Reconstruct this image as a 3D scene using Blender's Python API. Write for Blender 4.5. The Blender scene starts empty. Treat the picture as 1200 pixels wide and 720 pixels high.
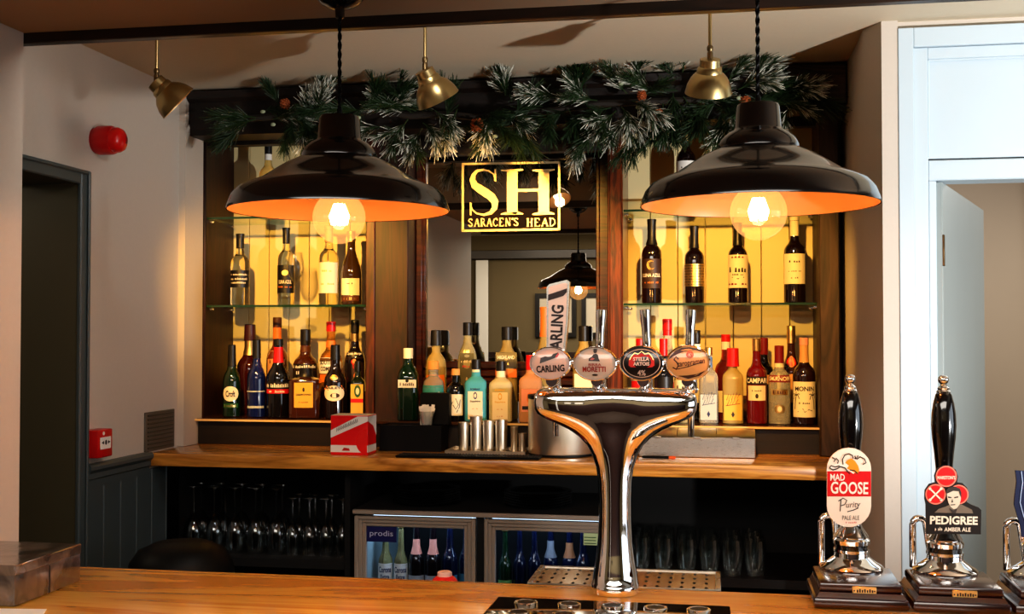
import bpy, bmesh, math, random
from mathutils import Vector, Matrix
random.seed(7)
PI = math.pi
R_ = math.radians
scn = bpy.context.scene
COL = scn.collection

# ------------------------------------------------------------------ camera
F = 1350.0
YAW, PITCH = R_(10.1), math.atan(30.0/F)
CAM = Vector((0, 0, 1.60))
fwd0 = Vector((-math.sin(YAW), math.cos(YAW), 0))
RT = Vector((math.cos(YAW), math.sin(YAW), 0))
FW = fwd0*math.cos(PITCH) + Vector((0, 0, math.sin(PITCH)))
UP = RT.cross(FW)
cd = bpy.data.cameras.new('camera'); cam = bpy.data.objects.new('camera', cd); COL.objects.link(cam)
cd.sensor_width = 36.0; cd.lens = F/1200*36.0; cd.clip_start = 0.05; cd.clip_end = 60
cam.matrix_world = Matrix(((RT.x, UP.x, -FW.x, CAM.x), (RT.y, UP.y, -FW.y, CAM.y), (RT.z, UP.z, -FW.z, CAM.z), (0, 0, 0, 1)))
scn.camera = cam

def ray(px, py): return FW + RT*((px-600)/F) + UP*((360-py)/F)
def PY(px, py, Y): d = ray(px, py); return CAM + d*(Y/d.y)
def PX(px, py, X): d = ray(px, py); return CAM + d*(X/d.x)
def PZ(px, py, Z): d = ray(px, py); return CAM + d*((Z-CAM.z)/d.z)
def XA(px, Y): return PY(px, 390, Y).x
def mpp(px, Y): return (PY(px, 390, Y)-CAM).dot(FW)/F      # metres per pixel there

# ------------------------------------------------------------------ materials
MATS = {}
def mat(name):
    m = bpy.data.materials.new(name); m.use_nodes = True
    nt = m.node_tree; return m, nt, nt.nodes['Principled BSDF']
def setp(b, **k):
    names = dict(col='Base Color', metal='Metallic', rough='Roughness', ior='IOR', trans='Transmission Weight', coat='Coat Weight', coatr='Coat Roughness', ecol='Emission Color', est='Emission Strength', spec='Specular IOR Level')
    for a, v in k.items():
        if a in ('col', 'ecol') and len(v) == 3: v = (*v, 1)
        b.inputs[names[a]].default_value = v
def S(r, g, b):      # sRGB 0-255 to linear
    return tuple(((c/255)/12.92 if c/255 < .04045 else ((c/255+.055)/1.055)**2.4) for c in (r, g, b))
def plain(name, col, rough=.5, var=.0, bump=0.0, bscale=60, **k):
    if name in MATS: return MATS[name]
    m, nt, b = mat(name); setp(b, col=col, rough=rough, **k)
    tc = nt.nodes.new('ShaderNodeTexCoord'); n = nt.nodes.new('ShaderNodeTexNoise'); n.inputs['Scale'].default_value = bscale if bump else 8
    n.inputs['Detail'].default_value = 4
    nt.links.new(tc.outputs['Object'], n.inputs['Vector'])
    if var:
        mx = nt.nodes.new('ShaderNodeMix'); mx.data_type = 'RGBA'
        mx.inputs[6].default_value = (*[c*(1-var) for c in col], 1); mx.inputs[7].default_value = (*[min(1, c*(1+var)) for c in col], 1)
        nt.links.new(n.outputs['Fac'], mx.inputs[0]); nt.links.new(mx.outputs[2], b.inputs['Base Color'])
    if bump:
        bp = nt.nodes.new('ShaderNodeBump'); bp.inputs['Strength'].default_value = bump; bp.inputs['Distance'].default_value = .002
        nt.links.new(n.outputs['Fac'], bp.inputs['Height']); nt.links.new(bp.outputs['Normal'], b.inputs['Normal'])
    MATS[name] = m; return m
def wood(name, c1, c2, rough=.35, axis='X', scale=1.0, coat=.3, ring=9, bump=.12):
    m, nt, b = mat(name); setp(b, rough=rough, coat=coat, coatr=.15)
    tc = nt.nodes.new('ShaderNodeTexCoord'); mp = nt.nodes.new('ShaderNodeMapping')
    s = {'X': (.12, 1, 1), 'Y': (1, .12, 1), 'Z': (1, 1, .10)}[axis]
    mp.inputs['Scale'].default_value = tuple(v*scale for v in s)
    nt.links.new(tc.outputs['Object'], mp.inputs['Vector'])
    n1 = nt.nodes.new('ShaderNodeTexNoise'); n1.inputs['Scale'].default_value = 7; n1.inputs['Detail'].default_value = 5; n1.inputs['Distortion'].default_value = .8
    nt.links.new(mp.outputs['Vector'], n1.inputs['Vector'])
    mul = nt.nodes.new('ShaderNodeMath'); mul.operation = 'MULTIPLY'; mul.inputs[1].default_value = ring
    nt.links.new(n1.outputs['Fac'], mul.inputs[0])
    fr = nt.nodes.new('ShaderNodeMath'); fr.operation = 'PINGPONG'; fr.inputs[1].default_value = .5
    nt.links.new(mul.outputs[0], fr.inputs[0])
    n2 = nt.nodes.new('ShaderNodeTexNoise'); n2.inputs['Scale'].default_value = 90; n2.inputs['Detail'].default_value = 3
    nt.links.new(mp.outputs['Vector'], n2.inputs['Vector'])
    ad = nt.nodes.new('ShaderNodeMath'); ad.operation = 'MULTIPLY_ADD'; ad.inputs[1].default_value = 1.1
    nt.links.new(fr.outputs[0], ad.inputs[0]); 
    m2 = nt.nodes.new('ShaderNodeMath'); m2.operation = 'MULTIPLY'; m2.inputs[1].default_value = .5
    nt.links.new(n2.outputs['Fac'], m2.inputs[0]); nt.links.new(m2.outputs[0], ad.inputs[2])
    cr = nt.nodes.new('ShaderNodeValToRGB'); cr.color_ramp.elements[0].color = (*c2, 1); cr.color_ramp.elements[1].color = (*c1, 1)
    cr.color_ramp.elements[0].position = .15; cr.color_ramp.elements[1].position = .75
    nt.links.new(ad.outputs[0], cr.inputs['Fac']); nt.links.new(cr.outputs['Color'], b.inputs['Base Color'])
    bp = nt.nodes.new('ShaderNodeBump'); bp.inputs['Strength'].default_value = bump; bp.inputs['Distance'].default_value = .002
    nt.links.new(ad.outputs[0], bp.inputs['Height']); nt.links.new(bp.outputs['Normal'], b.inputs['Normal'])
    return m
def metal(name, col, rough=.12, brushed=None):
    m, nt, b = mat(name); setp(b, col=col, rough=rough, metal=1.0)
    if brushed:
        tc = nt.nodes.new('ShaderNodeTexCoord'); mp = nt.nodes.new('ShaderNodeMapping'); mp.inputs['Scale'].default_value = brushed
        n = nt.nodes.new('ShaderNodeTexNoise'); n.inputs['Scale'].default_value = 40; n.inputs['Detail'].default_value = 3
        nt.links.new(tc.outputs['Object'], mp.inputs['Vector']); nt.links.new(mp.outputs['Vector'], n.inputs['Vector'])
        mr = nt.nodes.new('ShaderNodeMapRange'); mr.inputs['To Min'].default_value = rough*.7; mr.inputs['To Max'].default_value = rough*1.4
        nt.links.new(n.outputs['Fac'], mr.inputs['Value']); nt.links.new(mr.outputs['Result'], b.inputs['Roughness'])
        bp = nt.nodes.new('ShaderNodeBump'); bp.inputs['Strength'].default_value = .08; bp.inputs['Distance'].default_value = .001
        nt.links.new(n.outputs['Fac'], bp.inputs['Height']); nt.links.new(bp.outputs['Normal'], b.inputs['Normal'])
    return m
def thin_glass(name, tint=(1, 1, 1), f=1.0, rough=.0, base=.03):
    m = bpy.data.materials.new(name); m.use_nodes = True; nt = m.node_tree; nt.nodes.clear()
    o = nt.nodes.new('ShaderNodeOutputMaterial'); t = nt.nodes.new('ShaderNodeBsdfTransparent'); g = nt.nodes.new('ShaderNodeBsdfGlossy')
    t.inputs['Color'].default_value = (*tint, 1); g.inputs['Roughness'].default_value = rough
    lw = nt.nodes.new('ShaderNodeLayerWeight'); lw.inputs['Blend'].default_value = .35
    ma = nt.nodes.new('ShaderNodeMath'); ma.operation = 'MULTIPLY_ADD'; ma.inputs[1].default_value = .5*f; ma.inputs[2].default_value = base
    nt.links.new(lw.outputs['Facing'], ma.inputs[0])
    mx = nt.nodes.new('ShaderNodeMixShader'); nt.links.new(ma.outputs[0], mx.inputs[0]); nt.links.new(t.outputs[0], mx.inputs[1]); nt.links.new(g.outputs[0], mx.inputs[2])
    nt.links.new(mx.outputs[0], o.inputs['Surface'])
    return m
def tinted(name, col, rough=.02, ior=1.33, tr=.84):
    if name in MATS: return MATS[name]
    m, nt, b = mat(name); setp(b, col=col, rough=rough, ior=ior, trans=tr)
    MATS[name] = m; return m
def emis(name, col, st):
    m, nt, b = mat(name); setp(b, col=(0, 0, 0), ecol=col, est=st); return m

def P_(col, rough=.45, **k):     # cached plain paint by colour
    return plain('paint_%d_%d_%d_%d' % (*[round(c*255) for c in S(*col)], round(rough*100)) + '_%d%d%d' % col, S(*col), rough, **k)

M = {}
M['wall'] = plain('cream_wall_paint', S(196, 186, 174), .7, var=.03, bump=.08, bscale=90)
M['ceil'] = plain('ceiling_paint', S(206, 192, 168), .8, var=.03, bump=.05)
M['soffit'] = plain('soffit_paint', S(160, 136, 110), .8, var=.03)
M['panel'] = plain('cream_board', S(226, 208, 156), .5, var=.03)
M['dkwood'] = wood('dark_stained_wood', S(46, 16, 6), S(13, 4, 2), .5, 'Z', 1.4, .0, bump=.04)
M['dkwoodh'] = wood('dark_stained_wood_rail', S(24, 11, 6), S(9, 5, 3), .55, 'X', 1.4, .0, bump=.05)
M['dkwoodh2'] = wood('mid_brown_board', S(86, 40, 16), S(36, 15, 6), .45, 'X', 1.4, .0, bump=.05)
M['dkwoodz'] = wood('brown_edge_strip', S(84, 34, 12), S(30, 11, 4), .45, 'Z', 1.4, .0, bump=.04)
M['beamwoodz'] = wood('weathered_dark_upright', S(66, 46, 36), S(24, 16, 12), .6, 'Z', 1.5, .0, bump=.3)
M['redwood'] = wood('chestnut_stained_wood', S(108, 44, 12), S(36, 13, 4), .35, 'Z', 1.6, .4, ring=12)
M['beamwood'] = wood('weathered_dark_beam', S(74, 54, 43), S(28, 20, 16), .6, 'X', 1.5, .0, bump=.5)
M['oak'] = wood('honey_oak', S(255, 198, 98), S(222, 142, 52), .2, 'X', 1.0, .5, ring=6, bump=.05)
M['oak2'] = wood('honey_oak_back_counter', S(226, 156, 68), S(156, 94, 32), .25, 'X', 1.3, .5, ring=8, bump=.06)
M['blackp'] = plain('black_board', S(5, 5, 5), .8)
M['rail'] = wood('black_brown_rail', S(36, 20, 12), S(12, 7, 5), .4, 'X', 1.5, .2)
M['dado'] = plain('slate_grey_paint', S(66, 76, 78), .45, var=.04)
M['dadod'] = plain('olive_grey_paint', S(72, 68, 50), .5, var=.04)
M['blue'] = plain('pale_blue_paint', S(188, 203, 212), .45, var=.02)
M['blue2'] = plain('grey_blue_door_paint', S(150, 160, 160), .45, var=.03)
M['chrome'] = metal('polished_chrome', (.86, .86, .87), .04)
M['chromed'] = metal('dark_chrome_plate', (.42, .40, .36), .06)
M['steel'] = metal('brushed_steel', (.62, .60, .57), .28, (1, 1, 30))
M['steelv'] = metal('brushed_steel_upright', (.82, .74, .60), .36, (30, 30, .5))
M['brass'] = metal('aged_brass', (.50, .37, .17), .30)
M['brassd'] = metal('dark_aged_brass', (.20, .14, .07), .4)
M['gold'] = metal('gilt_leaf', (.92, .74, .42), .42)
M['alu'] = plain('grey_brown_frame', S(150, 138, 126), .45)
M['mirror'] = metal('mirror_silvering', (.62, .58, .50), .0)
M['enamel'] = plain('black_enamel', S(14, 13, 14), .18, coat=.6, coatr=.05)
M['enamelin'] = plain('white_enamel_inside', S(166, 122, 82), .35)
M['blkgloss'] = plain('black_turned_lacquer', S(10, 8, 8), .12, coat=1.0, coatr=.03)
M['blkplas'] = plain('black_plastic', S(6, 6, 6), .5, spec=.2)
M['mahog'] = wood('mahogany_plinth', S(58, 24, 16), S(28, 11, 8), .22, 'X', 2.0, .8, bump=.04)
M['glass'] = thin_glass('clear_thin_glass', (.97, .98, .97))
M['glassd'] = thin_glass('bar_glassware', (.93, .95, .95), 1.5, rough=.05, base=.10)
M['bulb'] = thin_glass('warm_bulb_glass', (1, .90, .76), .35)
_nt = M['bulb'].node_tree; _o = [n for n in _nt.nodes if n.type == 'OUTPUT_MATERIAL'][0]; _src = _o.inputs['Surface'].links[0].from_socket
_e = _nt.nodes.new('ShaderNodeEmission'); _e.inputs['Color'].default_value = (1, .52, .18, 1); _e.inputs['Strength'].default_value = .32
_a = _nt.nodes.new('ShaderNodeAddShader'); _nt.links.new(_src, _a.inputs[0]); _nt.links.new(_e.outputs[0], _a.inputs[1]); _nt.links.new(_a.outputs[0], _o.inputs['Surface'])
M['shelfglass'] = thin_glass('shelf_glass', (.90, .96, .92), .5)
M['shelfedge'] = plain('green_glass_edge', S(30, 58, 42), .15, coat=.5)
M['fil'] = emis('glowing_filament', (1, .60, .22), 60)
M['red'] = plain('fire_red_plastic', S(190, 14, 16), .35)
M['white'] = plain('white_card', S(235, 232, 226), .5)
M['cork'] = plain('cork_stopper', S(222, 160, 88), .7, var=.1)
M['foliage'] = None

# ------------------------------------------------------------------ mesh builder
class MB:
    def __init__(s): s.v = []; s.f = []
    def add(s, v, f):
        o = len(s.v); s.v += [Vector(p) for p in v]; s.f += [tuple(i+o for i in q) for q in f]; return s
    def box(s, a, b, bev=0.0, seg=1):
        a, b = Vector(a), Vector(b)
        lo = Vector((min(a.x, b.x), min(a.y, b.y), min(a.z, b.z))); hi = Vector((max(a.x, b.x), max(a.y, b.y), max(a.z, b.z)))
        c = (lo+hi)/2; d = hi-lo
        if bev <= 0:
            v = [(x, y, z) for x in (lo.x, hi.x) for y in (lo.y, hi.y) for z in (lo.z, hi.z)]
            return s.add(v, [(0, 1, 3, 2), (4, 6, 7, 5), (0, 4, 5, 1), (2, 3, 7, 6), (0, 2, 6, 4), (1, 5, 7, 3)])
        bm = bmesh.new(); bmesh.ops.create_cube(bm, size=1.0, matrix=Matrix.Translation(c) @ Matrix.Diagonal((d.x, d.y, d.z, 1)))
        bmesh.ops.bevel(bm, geom=list(bm.edges), offset=min(bev, min(d)*.45), segments=seg, affect='EDGES', profile=.5)
        bm.verts.index_update(); s.add([v.co.copy() for v in bm.verts], [[v.index for v in f.verts] for f in bm.faces]); bm.free(); return s
    def loft(s, rings, cap0=True, cap1=True):
        n = len(rings[0]); o = len(s.v)
        for r in rings: s.v += [Vector(p) for p in r]
        for k in range(len(rings)-1):
            for i in range(n):
                j = (i+1) % n
                s.f.append((o+k*n+i, o+k*n+j, o+(k+1)*n+j, o+(k+1)*n+i))
        if cap0: s.f.append(tuple(o+i for i in reversed(range(n))))
        if cap1: s.f.append(tuple(o+(len(rings)-1)*n+i for i in range(n)))
        return s
    def lathe(s, prof, n=24, c=(0, 0, 0), cap0=True, cap1=True, ax='Z'):
        rings = []
        for r, z in prof:
            ring = []
            for i in range(n):
                a = 2*PI*i/n; u, v = max(r, 1e-5)*math.cos(a), max(r, 1e-5)*math.sin(a)
                p = {'Z': (u, v, z), 'X': (z, u, v), 'Y': (v, z, u)}[ax]
                ring.append((p[0]+c[0], p[1]+c[1], p[2]+c[2]))
            rings.append(ring)
        return s.loft(rings, cap0, cap1)
    def tube(s, pts, r, n=8, caps=True):
        pts = [Vector(p) for p in pts]; rings = []; up = Vector((.13, .2, 1)).normalized()
        for i, p in enumerate(pts):
            t = (pts[min(i+1, len(pts)-1)]-pts[max(i-1, 0)]).normalized()
            a = t.cross(up)
            if a.length < .05: a = t.cross(Vector((1, 0, 0)))
            a.normalize(); b = t.cross(a); up = -b if False else up
            rr = r[i] if isinstance(r, (list, tuple)) else r
            rings.append([p+a*rr*math.cos(2*PI*k/n)+b*rr*math.sin(2*PI*k/n) for k in range(n)])
        return s.loft(rings, caps, caps)
    def ball(s, c, r, n=14, m=8, sc=(1, 1, 1)):
        rings = []
        for k in range(m+1):
            t = -PI/2+PI*k/m; rr = max(r*math.cos(t), 1e-5); z = r*math.sin(t)
            rings.append([(c[0]+rr*math.cos(2*PI*i/n)*sc[0], c[1]+rr*math.sin(2*PI*i/n)*sc[1], c[2]+z*sc[2]) for i in range(n)])
        return s.loft(rings)
    def prism(s, poly, fn, w0, w1):     # poly of (u,v); fn(u,v,w)->xyz
        n = len(poly); o = len(s.v)
        s.v += [Vector(fn(u, v, w0)) for u, v in poly] + [Vector(fn(u, v, w1)) for u, v in poly]
        s.f.append(tuple(o+i for i in range(n))); s.f.append(tuple(o+n+i for i in reversed(range(n))))
        for i in range(n): j = (i+1) % n; s.f.append((o+i, o+n+i, o+n+j, o+j))
        return s
    def flat(s, poly, fn):
        o = len(s.v); s.v += [Vector(fn(u, v)) for u, v in poly]; s.f.append(tuple(o+i for i in range(len(poly)))); return s
    def mesh(s, name, off=None, sharp=38):
        me = bpy.data.meshes.new(name)
        me.from_pydata([tuple(v-off) if off is not None else tuple(v) for v in s.v], [], s.f)
        bm = bmesh.new(); bm.from_mesh(me); bmesh.ops.recalc_face_normals(bm, faces=bm.faces); bm.to_mesh(me); bm.free()
        me.polygons.foreach_set('use_smooth', [True]*len(me.polygons))
        me.set_sharp_from_angle(angle=R_(sharp)); me.update(); return me
    def build(s, name, m, parent=None, world=True, label=None, sharp=38):
        off = None
        if parent is not None and world: off = wloc(parent)
        me = s.mesh(name, off, sharp); me.materials.append(m)
        o = bpy.data.objects.new(name, me); COL.objects.link(o)
        if parent is not None: o.parent = parent
        if label: o['label'] = label
        return o
def wloc(o):
    v = Vector(o.location)
    while o.parent: o = o.parent; v = v+Vector(o.location)
    return v
def tag(o, label=None, cat=None, group=None, kind=None):
    if label: o['label'] = label
    if cat: o['category'] = cat
    if group: o['group'] = group
    if kind: o['kind'] = kind
    return o
def thing(name, label, cat, loc, rz=0, group=None):
    o = bpy.data.objects.new(name, None); COL.objects.link(o); o.empty_display_size = .05
    o.location = loc; o.rotation_euler = (0, 0, rz)
    return tag(o, label, cat, group)
def struct(name, mb, m, label=None, parent=None, sharp=30):
    o = mb.build(name, m, parent, sharp=sharp)
    if parent is None: tag(o, label, None, None, 'structure')
    return o
def kids(o): return [c for c in bpy.data.objects if c.parent == o]
def dup(o, loc, rz=None, label=None, group=None, parent=None):
    c = o.copy(); COL.objects.link(c)
    if parent is not None: c.parent = parent
    if loc is not None: c.location = loc
    if rz is not None: c.rotation_euler = (0, 0, rz)
    if label: c['label'] = label
    if group: c['group'] = group
    for k in kids(o): dup(k, None, None, None, None, c)
    return c
def ellipse(cx, cy, rx, ry, n=28, a0=0, a1=2*PI): return [(cx+rx*math.cos(a0+(a1-a0)*i/n), cy+ry*math.sin(a0+(a1-a0)*i/n)) for i in range(n if abs(a1-a0-2*PI) < 1e-6 else n+1)]
def rrect(cx, cy, w, h, r, n=5):
    p = []
    for sx, sy, a in ((1, 1, 0), (-1, 1, PI/2), (-1, -1, PI), (1, -1, 1.5*PI)):
        for i in range(n+1): t = a+PI/2*i/n; p.append((cx+sx*(w/2-r)+r*math.cos(t), cy+sy*(h/2-r)+r*math.sin(t)))
    return p

# ------------------------------------------------------------------ lettering
_TX = {}
def textgeo(body, bold=0.0, shear=0.0):
    k = (body, bold, shear)
    if k in _TX: return _TX[k]
    cu = bpy.data.curves.new('t', 'FONT'); cu.body = body; cu.size = 1; cu.offset = bold; cu.shear = shear; cu.resolution_u = 3; cu.fill_mode = 'FRONT'
    ob = bpy.data.objects.new('t', cu); COL.objects.link(ob)
    dg = bpy.context.evaluated_depsgraph_get(); me = bpy.data.meshes.new_from_object(ob.evaluated_get(dg))
    vs = [(v.co.x, v.co.y) for v in me.vertices]; fs = [tuple(p.vertices) for p in me.polygons]
    bpy.data.objects.remove(ob); bpy.data.curves.remove(cu); bpy.data.meshes.remove(me)
    x0, x1 = min(v[0] for v in vs), max(v[0] for v in vs); y0, y1 = min(v[1] for v in vs), max(v[1] for v in vs)
    g = ([((x-x0)/(x1-x0)-.5, (y-y0)/(y1-y0)-.5) for x, y in vs], fs, (x1-x0)/(y1-y0)); _TX[k] = g; return g
def text(mb, body, fn, cx, cy, w, h, bold=.02, shear=0, rot=0):
    vs, fs, asp = textgeo(body, bold, shear)
    if w is None: w = h*asp
    c, s_ = math.cos(rot), math.sin(rot)
    pts = [(cx+x*w*c-y*h*s_, cy+x*w*s_+y*h*c) for x, y in vs]
    return mb.add([fn(u, v) for u, v in pts], fs)
def stroke(mb, pts, w, fn):           # flat ribbon along a polyline in label space
    L = []; Rr = []
    for i, p in enumerate(pts):
        a = pts[max(i-1, 0)]; b = pts[min(i+1, len(pts)-1)]; dx, dy = b[0]-a[0], b[1]-a[1]; l = math.hypot(dx, dy) or 1
        ww = w[i] if isinstance(w, (list, tuple)) else w
        nx, ny = -dy/l*ww/2, dx/l*ww/2; L.append((p[0]+nx, p[1]+ny)); Rr.append((p[0]-nx, p[1]-ny))
    o = len(mb.v); n = len(pts)
    mb.v += [Vector(fn(*q)) for q in L] + [Vector(fn(*q)) for q in Rr]
    for i in range(n-1): mb.f.append((o+i, o+i+1, o+n+i+1, o+n+i))
    return mb
def scribble(mb, fn, cx, cy, w, h, n=8, lw=.0008, seed=1):   # unreadable small print
    rnd = random.Random(seed); x = cx-w/2; step = w/n
    for i in range(n):
        if rnd.random() < .18: continue
        hh = h*rnd.choice((.7, .7, 1)); xx = x+i*step+step*.5
        stroke(mb, [(xx-step*.25, cy-h/2), (xx-step*.1, cy-h/2+hh), (xx+step*.25, cy-h/2+hh*.3)], lw, fn)
    return mb
# ------------------------------------------------------------------ room shell
CEIL = 2.50
XL = -1.95                    # left wall behind the bar
XR = 0.43                     # right side of the bar alcove
YB = 4.45                     # wall behind the back bar
YD = 3.446                    # wall with the pale blue door
struct('floor', MB().box((-4, -3.2, -.1), (4, 8, 0)), plain('dark_floor_boards', S(52, 38, 28), .5, var=.2), 'dark floor')
struct('ceiling', MB().box((-4, -3.2, CEIL), (4, 8, CEIL+.1)), M['ceil'], 'cream ceiling')
struct('wall_back', MB().box((-2.2, YB, 0), (.6, YB+.1, CEIL)), M['wall'], 'wall behind the back bar')
# left wall with the dark opening
yo1 = PX(92.5, 300, XL).y; zo = PX(92.5, 211, XL).z
lw = MB().box((XL-.22, yo1, 0), (XL, YB, CEIL)).box((XL-.22, 2.40, zo), (XL, yo1, CEIL)).box((XL-.22, 2.05, 0), (XL, 2.44, CEIL))
struct('wall_left', lw, M['wall'], 'cream left wall with a dark doorway')
# dark inside of the opening
struct('trim_1', MB().box((XL-.225, yo1-.012, 0), (XL+.001, yo1-.001, zo)).box((XL-.225, 2.441, zo-.012), (XL+.001, yo1-.001, zo-.001)), M['dadod'], 'olive grey door reveal')
am = MB()
am.box((XL-.0, yo1-.014, 0), (XL+.016, yo1+.030, zo+.03), .004).box((XL, 2.44, zo-.014), (XL+.016, yo1-.0141, zo+.03), .004)
am.box((XL+.016, yo1+.018, 0), (XL+.024, yo1+.030, zo+.03), .003).box((XL+.016, 2.44, zo+.018), (XL+.024, yo1+.017, zo+.03), .003)
struct('door_1', am, M['dado'], 'slate grey architrave round the doorway')
# room behind the opening
br = MB().box((-3.6, 2.0, 0), (-3.5, 4.6, CEIL)).box((-3.5, 4.5, 0), (XL-.221, 4.6, CEIL)).box((-3.5, 2.0, 0), (XL-.221, 2.05, CEIL))
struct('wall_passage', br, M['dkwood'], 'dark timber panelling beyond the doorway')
p = PX(30, 536, XL-.5)
ps = MB().box((-3.5, 3.55, p.z-.05), (XL-.3, 4.1, p.z), .006)
sh = ps.build('wall_counter', M['oak2']); tag(sh, 'honey wood ledge in the dark passage through the left doorway', 'ledge')
# pier at the left end of the bar
struct('wall_pier', MB().box((-2.6, 1.2, 0), (-1.57, 2.40, CEIL)), M['wall'], 'pale pier at the left end of the bar')
# bulkhead above the bar and its rail
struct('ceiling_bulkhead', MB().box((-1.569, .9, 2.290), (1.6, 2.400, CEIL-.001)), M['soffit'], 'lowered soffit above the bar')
struct('trim_7', MB().box((-1.569, .86, 2.262), (1.6, .899, CEIL-.002), .003), M['rail'], 'dark fascia on the front of the soffit')
struct('trim_2', MB().box((-1.60, 2.402, 2.266), (1.6, 2.428, 2.302), .002), M['rail'], 'thin dark rail along the soffit edge')
# dado on left wall
pz = PX(91, 546.5, XL).z
dd = MB()
y0 = yo1+.031; y1 = 3.95; nb = 6
for i in range(nb):
    a = y0+(y1-y0)*i/nb; b = y0+(y1-y0)*(i+1)/nb
    dd.box((XL, a+.0015, 0), (XL+.012, b-.0015, pz-.06), .003)
struct('trim_3', dd, M['dado'], 'slate grey boarded dado')
dr = MB()
prof = [(0, -.075), (.014, -.075), (.014, -.05), (.02, -.046), (.02, -.03), (.030, -.018), (.030, -.008), (.024, 0), (0, 0)]
yj = 3.715
dr.prism([(XL+u, pz+v) for u, v in prof], lambda u, v, w: (u, w, v), y0, yj)
struct('trim_4', dr, M['dado'], 'slate grey dado rail')
# boxing strip in the left corner
struct('wall_boxing', MB().box((XL, 3.95, 1.183), (XA(216, 3.95), 4.10, CEIL)), M['wall'], 'narrow plaster strip beside the back bar')
# right pillar
pill = [(XR, 4.45), (XR, 3.53), (.47, YD), (XA(1054.5, YD), YD), (XA(1054.5, YD), 4.45)]
struct('wall_right', MB().prism(pill, lambda u, v, w: (u, v, w), 0, CEIL), M['wall'], 'pale pillar to the right of the back bar')
# blue door surround
X0 = XA(1054.5, YD); X1 = 1.75
zt = PY(1060, 33, YD).z; xa = XA(1073, YD); xb = XA(1090, YD); xo = XA(1099.5, YD)
za = PY(1100, 54, YD).z; zb = PY(1100, 68, YD).z; zc = PY(1100, 183, YD).z; zd = PY(1100, 187, YD).z; ze = PY(1100, 211, YD).z
ds = MB()
ds.box((X0, YD-.004, 0), (xa, YD+.12, zt), .002).box((xa+.0, YD+.006, 0), (xb, YD+.12, za-.001), .002).box((xa, YD-.004, za), (X1, YD+.12, zt), .002)
ds.box((xb, YD+.008, zb), (X1, YD+.11, za-.001), .002).box((xb, YD+.010, zd), (X1, YD+.11, ze+.0), .003)
ds.box((xb, YD+.024, zc-.004), (X1, YD+.10, zb-.0)).box((xb, YD+.018, ze-.0), (xo, YD+.12, zd), .002).box((xb, YD+.010, 0), (xo, YD+.12, ze), .003)
ds.box((xb, YD+.013, zb-.006), (X1, YD+.02, zb+.001), .002).box((xb, YD+.013, zc), (xb+.006, YD+.02, zb), .002)
struct('door_2', ds, M['blue'], 'pale blue panelled door surround')
struct('wall_door', MB().box((X0, YD+.02, zt), (4, YD+.12, CEIL)).box((X1, YD+.02, 0), (4, YD+.12, zt)), M['wall'], 'wall around the blue doorway')
# open door leaf
A = Vector((xo, YD+.03, 0)); B = PY(1146, 300, 4.30)
ang = math.atan2(B.y-A.y, B.x-A.x); L = math.hypot(B.x-A.x, B.y-A.y)
leaf = thing('door', 'grey blue door standing open inside the right doorway', 'door', (A.x, A.y, 0.01), ang)
zl = ze-.012
MB().box((0, -.02, 0), (L, .02, zl), .003).build('door_leaf', M['blue2'], leaf, False)
MB().box((.012, -.024, zl*.88), (.0, -.019, zl*.88+.09), .001).build('hinge', M['brassd'], leaf, False)
tag(leaf, None, None)
# room beyond the right doorway
rb = MB().box((.55, 6.3, 0), (3.6, 6.4, 2.45)).box((3.5, YD+.13, 0), (3.6, 6.3, 2.45)).box((.53, 4.46, 0), (.60, 6.3, 2.45)).box((.61, YD+.13, 2.42), (3.6, 6.3, 2.45))
struct('wall_hall', rb, plain('hall_beige_paint', S(196, 182, 164), .7, var=.02), 'beige hall beyond the right doorway')
# pub room behind the camera, seen in the mirror
rf = MB().box((-3.4, -2.1, 0), (3.4, -2.0, CEIL)).box((-3.4, -2, 0), (-3.3, 1.2, CEIL))
rf.box((3.3, -2.0, 0), (3.4, YD, .9)).box((3.3, -2.0, 2.1), (3.4, YD, CEIL)).box((3.3, -2, .9), (3.4, -.6, 2.1)).box((3.3, 2.6, .9), (3.4, YD, 2.1))
struct('wall_front', rf, plain('pub_room_paint', S(104, 90, 62), .8, var=.03), 'pub room walls behind the viewpoint')
struct('trim_5', MB().box((-3.3, -2.0, 2.28), (3.3, -1.93, 2.36), .004), M['rail'], 'dark picture rail on the pub room wall')
struct('trim_8', MB().box((-3.3, -2.0, 0), (3.3, -1.96, 1.42), .004), M['dkwood'], 'added unseen wainscot that darkens the chrome reflections')  # added out of view to give the chrome tower dark reflections
struct('trim_6', MB().box((-2.20, -1.959, 0), (-2.085, -1.93, 2.27), .004), M['white'], 'white upright on the pub room wall')
wf = MB()
for za_ in (.9, 2.06): wf.box((3.31, -.6, za_), (3.39, 2.6, za_+.04))
for ya_ in (-.6, .98, 2.56): wf.box((3.31, ya_, .94), (3.39, ya_+.04, 2.06))
struct('window_1', wf, M['white'], 'window frame in the right hand wall')

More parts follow.
